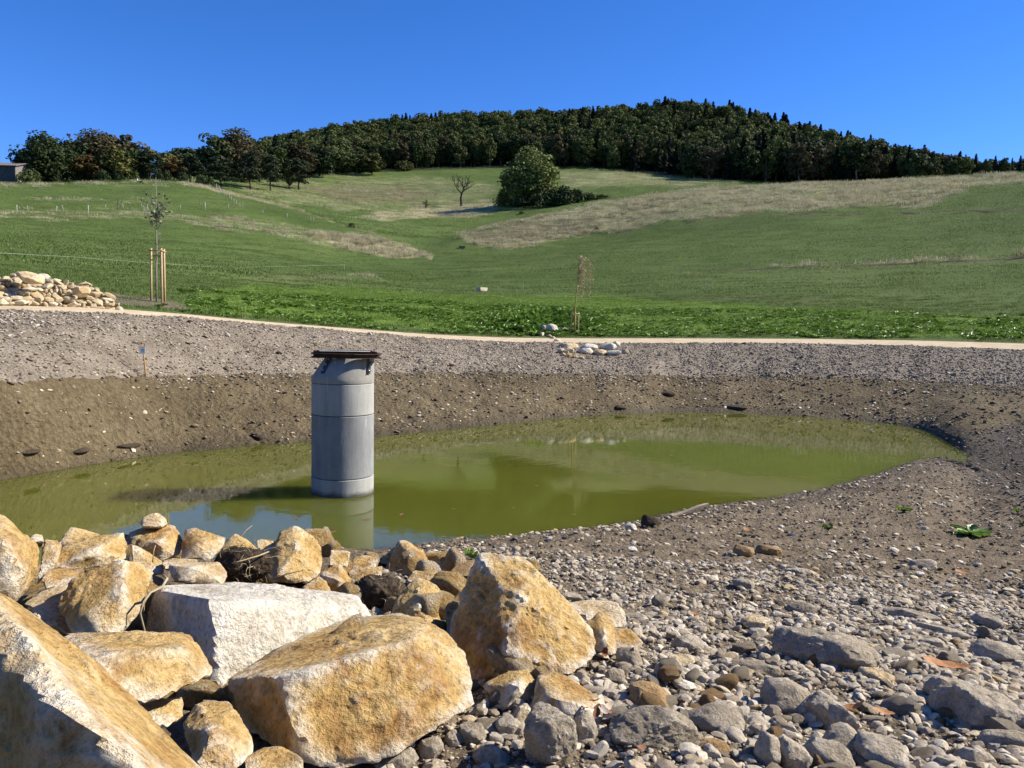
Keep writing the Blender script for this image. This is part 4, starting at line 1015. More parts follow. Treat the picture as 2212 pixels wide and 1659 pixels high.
# left young tree
rg = np.random.default_rng(31); H1 = 240 / px
tr1 = obj('young_tree', None, loc=c1, label='slender young tree with few leaves, upright branches, left of centre', cat='tree')
tk = np.array([[0, 0, -.2], [.02, 0, H1 * .25], [.05, 0, H1 * .42], [.04, .02, H1 * .6], [.07, 0, H1 * .8], [.06, .02, H1]])
paths = [(tk, np.array([.040, .036, .032, .026, .016, .007]))]; tips = []
for i in range(15):
    z = H1 * rg.uniform(.43, .78); p0 = np.array([np.interp(z, tk[:, 2], tk[:, 0]), 0.01, z]); a = rg.uniform(0, 6.283)
    L = rg.uniform(.6, 1.25) * (1.15 - (z / H1 - .4)); bp = branch_path(p0, (math.cos(a) * .85, math.sin(a) * .85, .7), L * 1.15, rg, 6, .2)
    paths.append((bp, np.linspace(.014, .004, len(bp)))); tips.append(bp)
obj('trunk', tube_mesh('trunk', paths, 6), M_bark_y, tr1)
lp = []
for bp in tips + [tk[4:]]:
    for _ in range(11):
        i = rg.integers(1, len(bp)) - 1; f_ = rg.uniform(); lp.append(bp[i] * (1 - f_) + bp[i + 1] * f_ + rg.normal(0, .06, 3))
V, F = leaf_quads(np.array(lp), rg.normal(size=(len(lp), 3)), rg.uniform(.045, .10, len(lp)), rg, .8)
obj('crown', mesh_np('crown', V, F, False), M_ylf, tr1)
# willow
H2 = 167 / px2; tr2 = obj('young_willow', None, loc=c2, label='young weeping willow with pale hanging twigs by the path', cat='tree')
tk = np.array([[.02, 0, -.2], [0, 0, H2 * .3], [.05, 0, H2 * .5], [.14, 0, H2 * .7], [.16, .0, H2 * .93]])
paths = [(tk, np.array([.045, .04, .034, .026, .012]))]; lp, ln = [], []
for i in range(46):
    z = H2 * rg.uniform(.72, .97); p0 = np.array([np.interp(z, tk[:, 2], tk[:, 0]), 0, z]); a = rg.uniform(-1.9, 1.9)
    out = rg.uniform(.1, .8); L = rg.uniform(.6, 2.1)
    k = np.linspace(0, 1, 9); dx = math.cos(a) * out + .12
    bp = np.stack([p0[0] + dx * np.minimum(1, k * 2.2), p0[1] + math.sin(a) * out * np.minimum(1, k * 2.2), p0[2] + .28 * np.sin(np.minimum(k * 3.2, 3.1)) - L * np.maximum(0, k - .2) * 1.15], 1) + rg.normal(0, .018, (9, 3))
    paths.append((bp, np.linspace(.010, .004, 9)))
    for _ in range(7):
        j = rg.integers(1, 9) - 1; f_ = rg.uniform(); lp.append(bp[j] * (1 - f_) + bp[j + 1] * f_ + rg.normal(0, .025, 3))
obj('trunk', tube_mesh('trunk', paths, 5), flat_mat('willow_bark', (.34, .24, .10), .8, .2, .15, 12), tr2)
V, F = leaf_quads(np.array(lp), rg.normal(size=(len(lp), 3)), rg.uniform(.05, .10, len(lp)), rg, .5)
obj('crown', mesh_np('crown', V, F, False), M_wlf, tr2)

# ------------------------------------------------------------------ heap of pale blocks beside the path, left
heap = []
for i in range(9):
    P, F, e = random_rock((1, .85, .72 - .04 * (i % 4)), 3600 + i, 3, 5 + i % 3, .02, 90, 6); m = crisp(mesh_np('limestone_block', P, F), 30); add_attr(m, 'edge', e); m.materials.append(M_heap); heap.append(m)
r = np.random.default_rng(12)
top = lambda u: np.interp(u, [-60, 0, 60, 110, 150, 190, 235, 251], [596, 598, 590, 600, 610, 613, 632, 655])
bot = lambda u: np.interp(u, [-60, 0, 100, 180, 249], [654, 657, 661, 667, 672])
Rb = lambda u: np.interp(u, [-60, 0, 250], [28.8, 29.2, 31.2])
course_names = ['bottom', 'second', 'third', 'fourth', 'fifth', 'sixth', 'seventh']
for layer in range(2):
    k = 0; v_off = 4.0
    while True:
        any_ = False; u = -60 + r.uniform(0, 10); 
        while u < 250:
            wpx = 9 + 17 * r.uniform() ** 1.5 * (1 if layer == 0 else 1.15); uc = u + wpx / 2
            h_here = bot(uc) - top(uc); vv = bot(uc) - v_off - r.uniform(-2.2, 2.6)
            if v_off < h_here * (1.0 - .02 * layer) - 2:
                any_ = True
                Rr = Rb(uc) + .12 + .02 * v_off + layer * .42 + r.uniform(-.08, .08); pxm = FPX / Rr
                hw = wpx / 2 / pxm * 1.08; hh = r.uniform(5.4, 9.0) / pxm
                c = at(uc, vv, Rr)
                nth = course_names[min(k, 6)]
                obj('limestone_block', heap[int(r.integers(0, 9))], None, loc=c, rot=(r.normal(0, .35), r.normal(0, .32), r.uniform(-.7, .7) + (math.pi if r.uniform() < .5 else 0)), scale=(hw, hw * .9, hh),
                    label='cream limestone block in the %s course of the heap beside the path' % nth if layer == 0 else 'cream limestone block inside the heap beside the path, behind its face', cat='stone', group='blocks of the stone heap, %s' % (nth + ' course' if layer == 0 else 'core'))
            u += wpx * (1.02 if layer == 0 else 1.25)
        k += 1; v_off += 9.6
        if not any_ or k > 7: break
c = at(64, 600, 29.9); P, F, e = random_rock((.47, .34, .19), 3650, 4, 8, .03, 30, 14); P = P @ np.array([[.95, 0, -.3], [0, 1, 0], [.3, 0, .95]])
put_rock('limestone_block', c, P, F, e, M_cream, 'largest long slab lying on top of the stone heap', 'stone', 'slabs of the stone heap')
c = at(176, 629, 30.7); P, F, e = random_rock((.29, .25, .21), 3651, 4, 8, .03, 30, 14); put_rock('limestone_block', c, P, F, e, M_heap, 'big squared block in the face of the stone heap', 'stone', 'slabs of the stone heap')

# ---- flat stones of the inlet across the path, and the boulders by the willow
GI = 'stones of the inlet across the path'
INLET = [(1160,702,1182,722,M_grey,'grey boulder left of the big one in the plants by willow'),(1176,699,1207,723,M_white,'big rounded grey-white boulder in the plants by willow'),(1203,706,1229,722,M_grey,'dim grey boulder right of the big one by willow'),
 (1164,718,1176,727,M_white,'small white stone below the boulders by the willow'),
 (1205,741,1250,752,M_cream,'long pale slab, left one at the upper edge of the inlet'),(1255,742,1292,755,M_white,'white slab, middle one at the inlet upper edge'),(1298,741,1335,756,M_white,'white slab, right one at the inlet upper edge'),
 (1246,751,1285,765,M_white,'large whitish slab in the middle of the inlet'),(1283,754,1312,768,M_cream,'pale slab right of the large whitish one'),(1310,756,1342,768,M_white,'flat white slab at lower right of the inlet'),
 (1322,737,1340,748,M_white,'white stone at the top right of the inlet'),(1340,753,1360,765,M_grey,'grey stone at right end of the inlet'),(1203,752,1222,764,M_grey,'dark grey stone at the left end of inlet'),
 (1222,750,1240,763,M_cream,'tan block at the left of the inlet'),(1211,762,1222,770,M_cream,'small cream stone, lowest at the left of the inlet'),(1224,764,1236,773,M_ochre,'small ochre stone at the lower left of the inlet'),
 (1236,766,1248,774,M_ochre,'small orange stone below the large whitish slab'),(1250,768,1262,776,M_cream,'small cream stone below the large whitish slab'),(1214,756,1230,766,M_heap,'pinkish cream stone left in the inlet'),
 (1188,726,1200,732,M_heap,'small stone where the inlet leaves the plants'),(1180,722,1192,729,M_grey,'grey stone between boulders and path'),(1196,731,1212,738,M_heap,'flat stone at the upper path edge of the inlet')]
for i, (a, b, c_, d_, mt, lb) in enumerate(INLET):
    box_rock(a, b, c_, d_, mt, 700 + i, 4 if i < 10 else 3, round_=22, label=lb, group=GI, name='inlet_stone', sink=.2, depth=(c_ - a) / 2 * .026 * .8, npl=8)

# ------------------------------------------------------------------ fence posts and wire
M_fp = flat_mat('weathered_post', (.36, .33, .27), .9, .15, .2, 5); M_fpw = flat_mat('white_post', (.48, .46, .40), .8, .2, .1, 5); M_fpd = flat_mat('dark_post', (.13, .10, .07), .9, .15, .2, 5)
def fence_post(u, vt, vb, mat, rad, label, group, lean=0.0):
    p_ = hit(u, vb)
    if p_ is None: return
    R = math.hypot(p_.x, p_.y); h = (vb - vt) * math.hypot(R, HC - p_.z) / FPX
    m = tube_mesh('fence_post', [([(0, 0, -.4), (lean * h * .5, 0, h * .5), (lean * h, 0, h - rad), (lean * h, 0, h)], [rad, rad, rad, rad * .5])], 7)
    return obj('fence_post', m, mat, loc=p_, label=label, cat='post', group=group)
GL = 'fence posts across the left slope'
LP = [(105,650,687,0),(172,653,687,0),(350,656,686,.12),(393,650,676,-.2),(549,650,688,0),(657,644,670,0),(733,612,670,0),(767,640,669,-.12),(880,638,657,0),(919,645,684,0),(1120,648,678,0),(1239,602,642,0),(1276,630,673,0),(1421,638,671,0),(1509,634,663,0),(1635,673,702,0),(1786,696,723,0),(1932,717,742,0),(1950,720,749,0)]
for i, (x_, a, b, ln_) in enumerate(LP):
    tall = i == 6
    fence_post(.3472 * x_, 219.4 + .3472 * a, 219.4 + .3472 * b, M_fpd if tall or i == 11 else (M_fpw if i in (0, 2, 4, 9, 12) else M_fp), .10 if i != 11 else .05,
        'taller dark post standing in the fence line across the left slope' if tall else ('pale leaning post in the fence across the left slope' if ln_ else 'short pale post in fence line across left slope, number %s from the left' % ['one','two','three','four','five','six','seven','eight','nine','ten','eleven','twelve','thirteen','fourteen','fifteen','sixteen','seventeen','eighteen','nineteen'][i]), GL, ln_)
dg = np.array([(1160,490),(1210,505),(1250,515),(1290,523),(1330,532),(1365,556),(1400,582),(1440,618),(1490,657)], float); kk = np.linspace(0, len(dg) - 1, 24)
for i, k in enumerate(kk):
    x_ = np.interp(k, range(len(dg)), dg[:, 0]); y_ = np.interp(k, range(len(dg)), dg[:, 1]) + rng.uniform(-2, 2)
    fence_post(.3472 * x_ + rng.uniform(-1, 1), 219.4 + .3472 * (y_ - rng.uniform(20, 30)), 219.4 + .3472 * (y_ + 3), M_fp, .11, 'pale post in the fence climbing the ridge of the left hill', 'fence posts up the left hill')
RP = [(127,1085,1119),(340,1062,1099),(548,1048,1102),(687,1054,1082),(718,1043,1064),(747,1045,1082),(968,1035,1072),(1263,1020,1047),(1529,1004,1032),(1763,1006,1047),(1845,991,1027),(2193,977,1022),(272,1184,1230)]
for i, (x_, a, b) in enumerate(RP):
    wht = i in (3, 4)
    fence_post(1426.4 + .355 * x_, 192 + .355 * a, 192 + .355 * b, M_fpw if wht else M_fp, .035, 'thin white post on the grassy bank of the right slope' if wht else ('lone thin post in the field below the grassy bank' if i == 12 else 'thin grey post along the grassy bank on the right slope'), 'posts on the right slope')
for x_, a, b, ln_, mt, lb in [(1887,1130,1156,-.2,M_fpw,'small pale leaning stick on the right slope'),(2185,1106,1146,0,M_fp,'thin stick in the field right of the willow'),(912,1222,1252,0,M_fp,'thin post left of the concrete trough'),(1043,1225,1262,0,M_fp,'greenish post right of the concrete trough'),(1135,1230,1255,.25,M_fpd,'dark leaning stick right of the concrete trough'),(1201,1216,1256,0,M_fp,'thin post right of the dark leaning stick'),(88,1090,1132,0,M_fp,'thin post at the end of the electric fence line')]:
    fence_post(713.2 + .3472 * x_, 192 + .3472 * a, 192 + .3472 * b, mt, .04, lb, 'single posts in the fields', ln_)
wp = [at(u, v, R) for u, v, R in ((-120, 540, 52), (0, 546.5, 56), (160, 555, 66), (323, 567.6, 80), (486, 578, 98), (620, 575, 112), (743, 572, 126))]
obj('fence_wire', tube_mesh('fence_wire', [(np.array(wp), .008)], 5), flat_mat('fence_wire', (.42, .46, .36), .6, .3, .1), label='thin electric fence line strung across the left field', cat='wire')

# ------------------------------------------------------------------ water troughs in the field
def trough(u0, u1, vt, vb, mat, label, name='water_trough', yaw=.6, lip=True):
    p_ = hit((u0 + u1) / 2, vb); R = math.hypot(p_.x, p_.y); k = R / FPX
    W, H = (u1 - u0) * k * .9, (vb - vt) * k
    o = obj(name, None, loc=p_, label=label, cat='trough'); o.rotation_euler = (0, 0, yaw)
    bm = bmesh.new(); t_ = .09 * W
    for s in (-1, 1):
        bm_box(bm, (W, t_, H), (0, s * (W * .35 - t_ / 2), H / 2), bev=.01)
        bm_box(bm, (t_, W * .7 - 2 * t_ - .004, H - .006), (s * (W / 2 - t_ / 2), 0, H / 2), bev=.01)
    bm_box(bm, (W - .02, W * .68, .1), (0, 0, .07))
    obj('basin', bm_mesh(bm, 'basin'), mat, o)
    bm = bmesh.new()
    for s in (-1, 1): bm_box(bm, (W * .16, W * .62, .16), (s * W * .33, 0, -.06))
    obj('foot', bm_mesh(bm, 'foot'), M_conc[1], o)
    return o
trough(1030, 1052, 621, 629, flat_mat('pale_concrete', (.56, .50, .40), .9, .2, .12, 3), 'pale concrete water trough in the green field above the willow', yaw=.75)
trough(991, 1005, 532, 536.5, flat_mat('dark_trough', (.05, .06, .075), .5, .4, .2, 3), 'small dark trough in the fold between the hills', yaw=.1)
# ------------------------------------------------------------------ trees
def crown_np(seed, w_, h_, z0, ncl, per, leaf, rcl=.2, flat=1.0, irregular=.25, top=1.0):
    """foliage: leaf-sized faces gathered in clumps through the crown's volume"""
    rg = np.random.default_rng(seed)
    d = rg.normal(size=(ncl, 3)); d /= np.linalg.norm(d, axis=1, keepdims=True)
    rad = rg.uniform(.45, 1.0, ncl) ** .6 * (1 + irregular * rg.normal(size=ncl) * .6)
    c = d * rad[:, None]; taper = 1 - .35 * np.clip(c[:, 2], 0, 1) * top - .1 * np.clip(-c[:, 2], 0, 1)
    c = c * np.array([w_ / 2, w_ / 2, h_ / 2]) * np.stack([taper, taper, np.ones(ncl)], 1) * .86
    rc = rcl * w_ * rg.uniform(.6, 1.25, ncl)
    n = ncl * per
    e = rg.normal(size=(n, 3)); e /= np.linalg.norm(e, axis=1, keepdims=True)
    k = np.repeat(np.arange(ncl), per)
    p_ = c[k] + e * (rc[k] * rg.uniform(.55, 1.0, n) ** .5)[:, None] * np.array([1, 1, flat * .8])
    nr = e + .55 * rg.normal(size=(n, 3)) + np.array([0, 0, .35])
    p_[:, 2] += z0 + h_ / 2
    V, F = leaf_quads(p_, nr, leaf * rg.uniform(.6, 1.3, n), rg, .75)
    return V, F, c + np.array([0, 0, z0 + h_ / 2])
def trunk_paths(seed, H, r0, cc, nb=7, frac=.75):
    rg = np.random.default_rng(seed + 5)
    z = np.linspace(-.6, H * frac, 7); tk = np.stack([np.cumsum(rg.normal(0, H * .012, 7)), np.cumsum(rg.normal(0, H * .012, 7)), z], 1); tk[:2, :2] *= .2
    out = [(tk, np.linspace(r0 * 1.15, r0 * .3, 7))]
    for i in range(min(nb, len(cc))):
        q_ = cc[rg.integers(0, len(cc))]; zz = max(H * .2, q_[2] * rg.uniform(.45, .7)); p0 = np.array([np.interp(zz, z, tk[:, 0]), np.interp(zz, z, tk[:, 1]), min(zz, H * frac)])
        k = np.linspace(0, 1, 5)[:, None]; out.append((p0 * (1 - k) + q_ * k + np.array([0, 0, 1]) * (k * (1 - k)) * H * .05, np.linspace(r0 * .42, r0 * .1, 5)))
    return out
def spruce_np(seed, H, w_, leaf, n=900):
    rg = np.random.default_rng(seed); f = rg.uniform(0, 1, n) ** .8
    z = H * (.12 + .88 * f); rmax = w_ / 2 * (1 - f) ** .7 + .12
    whorl = np.floor(f * 22) / 22; a = rg.uniform(0, 6.283, n); lob = .75 + .25 * np.sin(a * 5 + whorl * 40)
    rr_ = rmax * lob * rg.uniform(.25, 1.0, n) ** .5
    p_ = np.stack([rr_ * np.cos(a), rr_ * np.sin(a), z - rr_ * .35 + .25 * np.sin(f * 22 * 6.283)], 1)
    nr = np.stack([np.cos(a) * .6, np.sin(a) * .6, np.full(n, .8)], 1) + .4 * rg.normal(size=(n, 3))
    return leaf_quads(p_, nr, leaf * (1.15 - .6 * f) * rg.uniform(.6, 1.3, n), rg, .6)
DG = [(.15, (.018, .028, .010)), (.5, (.032, .050, .016)), (.85, (.058, .075, .025))]
M_lf = {
 'dark': leaf_mat('dark_green_leaves', DG, .18, .7, .15, .12),
 'mid': leaf_mat('mid_green_leaves', [(.15, (.030, .045, .014)), (.5, (.050, .074, .021)), (.85, (.085, .105, .032))], .2, .7, .15, .12),
 'lone': leaf_mat('fresh_green_leaves', [(.15, (.060, .078, .018)), (.5, (.098, .125, .030)), (.85, (.15, .175, .052))], .22, .7, .15, .2),
 'olive': leaf_mat('olive_leaves', [(.15, (.040, .045, .012)), (.5, (.080, .085, .022)), (.85, (.13, .125, .035))], .2, .7, .15, .12),
 'gold': leaf_mat('golden_brown_leaves', [(.15, (.075, .048, .014)), (.5, (.14, .090, .028)), (.85, (.21, .145, .055))], .2, .7, .15, .12),
 'rust': leaf_mat('reddish_brown_leaves', [(.15, (.046, .042, .020)), (.5, (.076, .066, .031)), (.85, (.112, .094, .046))], .15, .8, .1, .12),
 'pine': leaf_mat('pine_needles', [(.15, (.020, .030, .015)), (.5, (.038, .054, .024)), (.85, (.064, .082, .038))], .1, .7, .15, .12),
 'spruce': leaf_mat('spruce_needles', [(.15, (.008, .015, .009)), (.5, (.016, .027, .015)), (.85, (.030, .043, .023))], .1, .7, .15, .12),
}
# the wood as a whole mixes green, olive and rusty crowns
M_lf['wood'] = leaf_mat('mixed_wood_leaves', [(.18, (.032, .046, .015)), (.35, (.052, .072, .021)), (.5, (.074, .096, .028)), (.6, (.100, .116, .033)), (.72, (.096, .100, .034)), (.85, (.076, .100, .030))], .15, .8, .1, .05, .3)
M_bark = flat_mat('tree_bark', (.065, .052, .040), .95, .1, .25, 3, .5); M_barkp = flat_mat('pale_bark', (.16, .145, .125), .95, .1, .2, 3, .3)
TS = {}       # unit trees: (crown mesh, trunk mesh, height, width)
def add_species(key, n, H, W, fn):
    TS[key] = []
    for i in range(n):
        cv, tv = fn(i); TS[key].append((cv, tv, H, W))
def broad(i, H=18., W=13., ncl=52, per=46, leaf=.66, z0=.04, seed=0):
    V, F, cc = crown_np(6000 + seed + i, W, H * (1 - z0), H * z0, ncl, per, leaf, .17)
    return mesh_np('crown', V, F, False), tube_mesh('trunk', trunk_paths(6000 + i, H, .34, cc), 6)
add_species('broad', 6, 18., 13., broad)
add_species('narrow', 3, 20., 9., lambda i: broad(i, 20., 9., 46, 34, .55, .10, 300))
add_species('big', 2, 20., 18., lambda i: broad(i, 20., 18., 150, 64, .5, .03, 500))
def pine(i, H=14., W=10.):
    rg = np.random.default_rng(6600 + i); parts = []; cc = []
    for k in range(26):
        z = H * rg.uniform(.28, .97); rr_ = W / 2 * (1.05 - .75 * (z / H) ** 1.6) * rg.uniform(.25, .95); a = rg.uniform(0, 6.283)
        V, F, c = crown_np(6700 + 40 * i + k, W * .36, H * .10, 0, 7, 22, .30, .22); o = np.array([rr_ * math.cos(a), rr_ * math.sin(a), z - H * .05]); parts.append((V + o, F)); cc.append(o)
    V, F = join_np(parts); return mesh_np('crown', V, F, False), tube_mesh('trunk', trunk_paths(6600 + i, H, .26, np.array(cc), 14, .95), 6)
add_species('pine', 3, 14., 10., pine)
def spruce(i, H=24., W=7.):
    V, F = spruce_np(6900 + i, H, W, .85, 1100); return mesh_np('crown', V, F, False), tube_mesh('trunk', [(np.array([(0, 0, -.6), (0, 0, H * .5), (0, 0, H * .97)]), np.array([.3, .2, .04]))], 6)
add_species('spruce', 4, 24., 7., spruce)
def shrub_fn(i): 
    V, F, cc = crown_np(7100 + i, 5., 3.4, -.3, 34, 30, .26, .2); return mesh_np('crown', V, F, False), tube_mesh('trunk', trunk_paths(7100 + i, 3., .1, cc, 6, .6), 5)
add_species('shrub', 3, 3.2, 5., shrub_fn)
NAMES = {'broad': 'broadleaf_tree', 'narrow': 'broadleaf_tree', 'big': 'broadleaf_tree', 'pine': 'pine_tree', 'spruce': 'spruce_tree', 'shrub': 'shrub'}
def plant_tree(x_, y_, kind, H, W, leaf, label, group, seed, z=None, bark=None):
    var = TS[kind][seed % len(TS[kind])]; z = ground(x_, y_) if z is None else z
    o = obj(NAMES[kind], None, loc=(x_, y_, z - .1), rot=(0, 0, seed * 2.399), scale=(W / var[3], W / var[3], H / var[2]), label=label, cat='shrub' if kind == 'shrub' else 'tree', group=group)
    for nm, me, mt in (('crown', var[0], M_lf[leaf]), ('trunk', var[1], bark or M_bark)):
        if not me.materials: me.materials.append(mt)
        c = obj(nm, me, None, o); c.material_slots[0].link = 'OBJECT'; c.material_slots[0].material = mt
    return o
def tree_px(u, vb, vt, wpx, kind, leaf, label, group, seed, R=None):
    if R is None and hit(u, vb) is None: R = 285
    """a tree seen at u with foot at vb, top at vt; R metres away or where the ground is met"""
    if R is None:
        p_ = hit(u, vb); x_, y_, z = p_.x, p_.y, p_.z
    else:
        q_ = at(u, vb, R); x_, y_ = q_[0], q_[1]; z = min(ground(x_, y_), q_[2]) if abs(ground(x_, y_) - q_[2]) < 6 else ground(x_, y_)
    d = math.hypot(x_, y_); zt_ = at(u, vt, d)[2]; H = max(zt_ - z, 1.0)
    return plant_tree(x_, y_, kind, H * 1.04, wpx * d / FPX * 1.2, leaf, label, group, seed, z)
GT = 'trees of the grove on the left ridge'
GROVE = [(98,388,296,84,'big','dark','dark green oak at the left end of the ridge grove, beside the barn',300),(150,390,300,70,'broad','dark','dark green tree second from the left in the ridge grove',312),(208,390,290,92,'big','rust','large brown-tinged tree with the highest crown of left grove',325),
 (200,393,330,52,'broad','gold','golden-brown tree in front of the left grove',300),(248,393,320,58,'broad','olive','yellow-green tree in front of the left grove',298),(268,388,296,82,'broad','rust','reddish-brown tree at the right of the left grove',330),(288,390,318,48,'broad','mid','green tree at right edge of left grove',305),
 (322,388,330,56,'pine','pine','dark pine closing the left grove on the right',302),(375,383,342,42,'broad','gold','small brown bush-like tree on the ridge crest',320),(345,384,322,58,'broad','olive','olive green tree behind the ridge crest',370),(392,382,319,66,'broad','dark','dark rounded tree behind the ridge crest',380),(425,384,322,56,'broad','dark','dark tree behind the small pines on the crest',385),
 (411,386,338,44,'pine','pine','pine with short trunk in the middle of the ridge crest',312),(468,386,286,66,'broad','dark','tall dark green tree rising above the pines',345),(512,388,288,86,'big','rust','large bare-looking brown tree above the pines',350),(478,392,343,58,'pine','pine','broad dark pine left of the two tall pines',310),
 (541,409,327,50,'pine','pine','left of the two tall pines on the hillside',None),(584,412,338,44,'pine','pine','right of the two tall pines on the hillside',None),(645,410,346,54,'pine','pine','squat pine standing apart on the hillside',None),(625,408,362,22,'narrow','olive','half-dead light tree beside the squat pine',None),
 (560,392,318,56,'broad','dark','dark tree behind the two tall pines',360),(600,388,312,62,'broad','mid','green tree where the grove meets the wood',390),(645,386,312,64,'broad','rust','brownish tree at the wood edge above the squat pine',400),(690,384,316,60,'broad','dark','dark tree at the wood edge right of squat pine',420),(735,380,326,52,'broad','mid','mid green tree at the wood edge',440),
 (775,379,330,50,'broad','dark','dark rounded tree left of the yellowish one',445),(803,378,331,44,'broad','olive','yellowish green tree at the wood edge above the meadow',440),(873,369,348,32,'shrub','olive','round olive bush alone on meadow edge',None),
 (63,389,366,34,'shrub','mid','dark bush beside the barn',None)]
for i, (u, vb, vt, wp_, kd, lf, lb, R) in enumerate(GROVE): tree_px(u, vb, vt, wp_, kd, lf, lb, GT, i, R)
for i, (u, w_) in enumerate([(70, 26), (118, 30), (150, 26), (180, 28), (222, 26), (255, 24), (285, 26), (310, 20), (340, 22), (360, 20), (395, 22), (435, 26), (455, 22)]):
    q_ = at(u, 392, 292 + 3 * (i % 4)); plant_tree(q_[0], q_[1], 'shrub', 4.5, w_ * .18, 'dark' if i % 3 else 'mid', 'low dark shrub under the trees of the left ridge grove', 'shrubs under the left grove', i)
# lone tree in the meadow with its thicket
tree_px(1143, 446, 331, 108, 'big', 'lone', 'big round light-green tree standing alone in the meadow', None, 0)
for i, (u, vb, vt, w_, lf) in enumerate([(1085,446,410,26,'lone'),(1110,448,420,26,'mid'),(1186,446,408,44,'dark'),(1215,443,404,44,'dark'),(1245,438,409,36,'dark'),(1272,434,416,30,'dark'),(1165,449,418,36,'dark'),(1130,450,424,36,'dark'),(1300,430,420,26,'dark')]):
    tree_px(u, vb, vt, w_, 'shrub', lf, ['light green sapling left of the lone tree', 'shrub under the left of the lone tree', 'dark thicket shrub just right of the lone tree', 'tallest dark thicket shrub right of lone tree', 'dark thicket shrub in the middle right of lone tree', 'low dark shrub near the right end of thicket', 'dark shrub under the lone tree', 'low shrub at the foot of lone tree', 'lowest shrub at the right end of the thicket'][i], 'thicket around the lone tree', i)
# bare trees
def bare_tree(u, vb, vt, spread, label, seed, lean=0.0, dep=4, thick=.038):
    p_ = hit(u, vb); d = math.hypot(p_.x, p_.y); H = (vb - vt) * d / FPX; rg = np.random.default_rng(seed); paths = []
    def grow(p0, dv, L, r0, lev):
        bp = branch_path(p0, dv, L, rg, 5, .10, .16); paths.append((bp, np.linspace(r0, r0 * .55, len(bp))))
        if lev == 0: return
        for k in range(3 if lev > 1 else 3):
            a = rg.uniform(0, 6.283); nd = (bp[-1] - bp[-2]); nd /= np.linalg.norm(nd); nd = nd + spread * np.array([math.cos(a), math.sin(a) , rg.uniform(-.1, .35)])
            grow(bp[rg.integers(3, 6)], nd, L * rg.uniform(.6, .85), r0 * .55, lev - 1)
    grow(np.array([0, 0, -.3]), np.array([lean, 0, 1.]), H * .36, H * thick, dep)
    o = obj('bare_tree', None, loc=p_, label=label, cat='tree'); obj('trunk', tube_mesh('trunk', paths, 5), flat_mat('dead_bark', (.045, .036, .030), .95, .1, .2, 3), o)
    return o
bare_tree(997, 445, 366, 1.15, 'bare tree with black branches on the slope left of the lone tree', 5)
bare_tree(920, 450, 424, 1.4, 'small spreading bare tree left of the taller bare one', 9, .1, 4, .075)
# dry bushes on the slopes
for u, vb, vt, w_, lb in [(760,491,481,12,'small round dry bush on the crest of the left grass ridge'),(1288,500,490,10,'small round dark bush on the dry right slope'),(1127,462,455,10,'tiny bush in front of the lone tree')]:
    tree_px(u, vb, vt, w_, 'shrub', 'olive', lb, 'lone bushes on the slopes', 1)

# ---- the wood on the hill
rg = np.random.default_rng(99)
cand = []
for k, Rw in enumerate(np.arange(440, 720, 9.0)):
    a0, a1 = R_(-19), R_(38)
    step = (7.0 if Rw < 520 else 8.5) / Rw
    for a in np.arange(a0, a1, step):
        aa = a + rg.uniform(-.5, .5) * step; R = Rw + rg.uniform(-4, 4); cand.append((aa, R))
cand = np.array(cand); X_, Y_ = np.sin(cand[:, 0]) * cand[:, 1], np.cos(cand[:, 0]) * cand[:, 1]
Z_ = lookup(Zg, X_, Y_); U_, V_ = project(np.stack([X_, Y_, Z_], 1))
edgeR = np.interp(U_, [500, 560, 740, 920, 1100, 1300, 1450, 1550, 1750, 2000, 2300], [430, 425, 455, 474, 486, 488, 478, 455, 445, 445, 445]) + 6 * fbm2(U_ / 40, U_ * 0, 3, 5)
ok = (cand[:, 1] > edgeR) & (U_ > 545) & (U_ < 2330)
X_, Y_, Z_, U_, V_, Rw, eR = X_[ok], Y_[ok], Z_[ok], U_[ok], V_[ok], cand[ok, 1], edgeR[ok]
depth = Rw - eR
# wanted skyline: highest trees of the far rows
hmax = np.interp(U_, [500, 900, 1300, 1450, 1600, 1800, 1900, 2000, 2150, 2300], [17, 19, 19, 20, 24, 22, 19, 15, 9, 8])
conif = np.interp(U_, [560, 900, 1250, 1400, 1560, 1800, 2000, 2300], [.0, .02, .06, .08, .38, .42, .22, .15]) + .4 * fbm2(X_ / 40, Y_ / 40, 2, 44) + .3 * ((V_ < 275) & (U_ < 1450))
is_c = rg.uniform(0, 1, len(X_)) < conif
Hs = hmax * rg.uniform(.72, 1.12, len(X_)) * np.where(is_c, 1.06, 1.0)
front = np.argsort(depth + 4 * rg.uniform(0, 1, len(depth)))[:250]
sky_ids = np.where((Rw > 670))[0]; sky_ids = sky_ids[rg.permutation(len(sky_ids))[:25]]
single = np.zeros(len(X_), bool); single[front] = True; single[sky_ids] = True
zone_name = lambda u: 'left part' if u < 900 else ('middle part' if u < 1400 else ('dense spruce part' if u < 1900 else 'right end'))
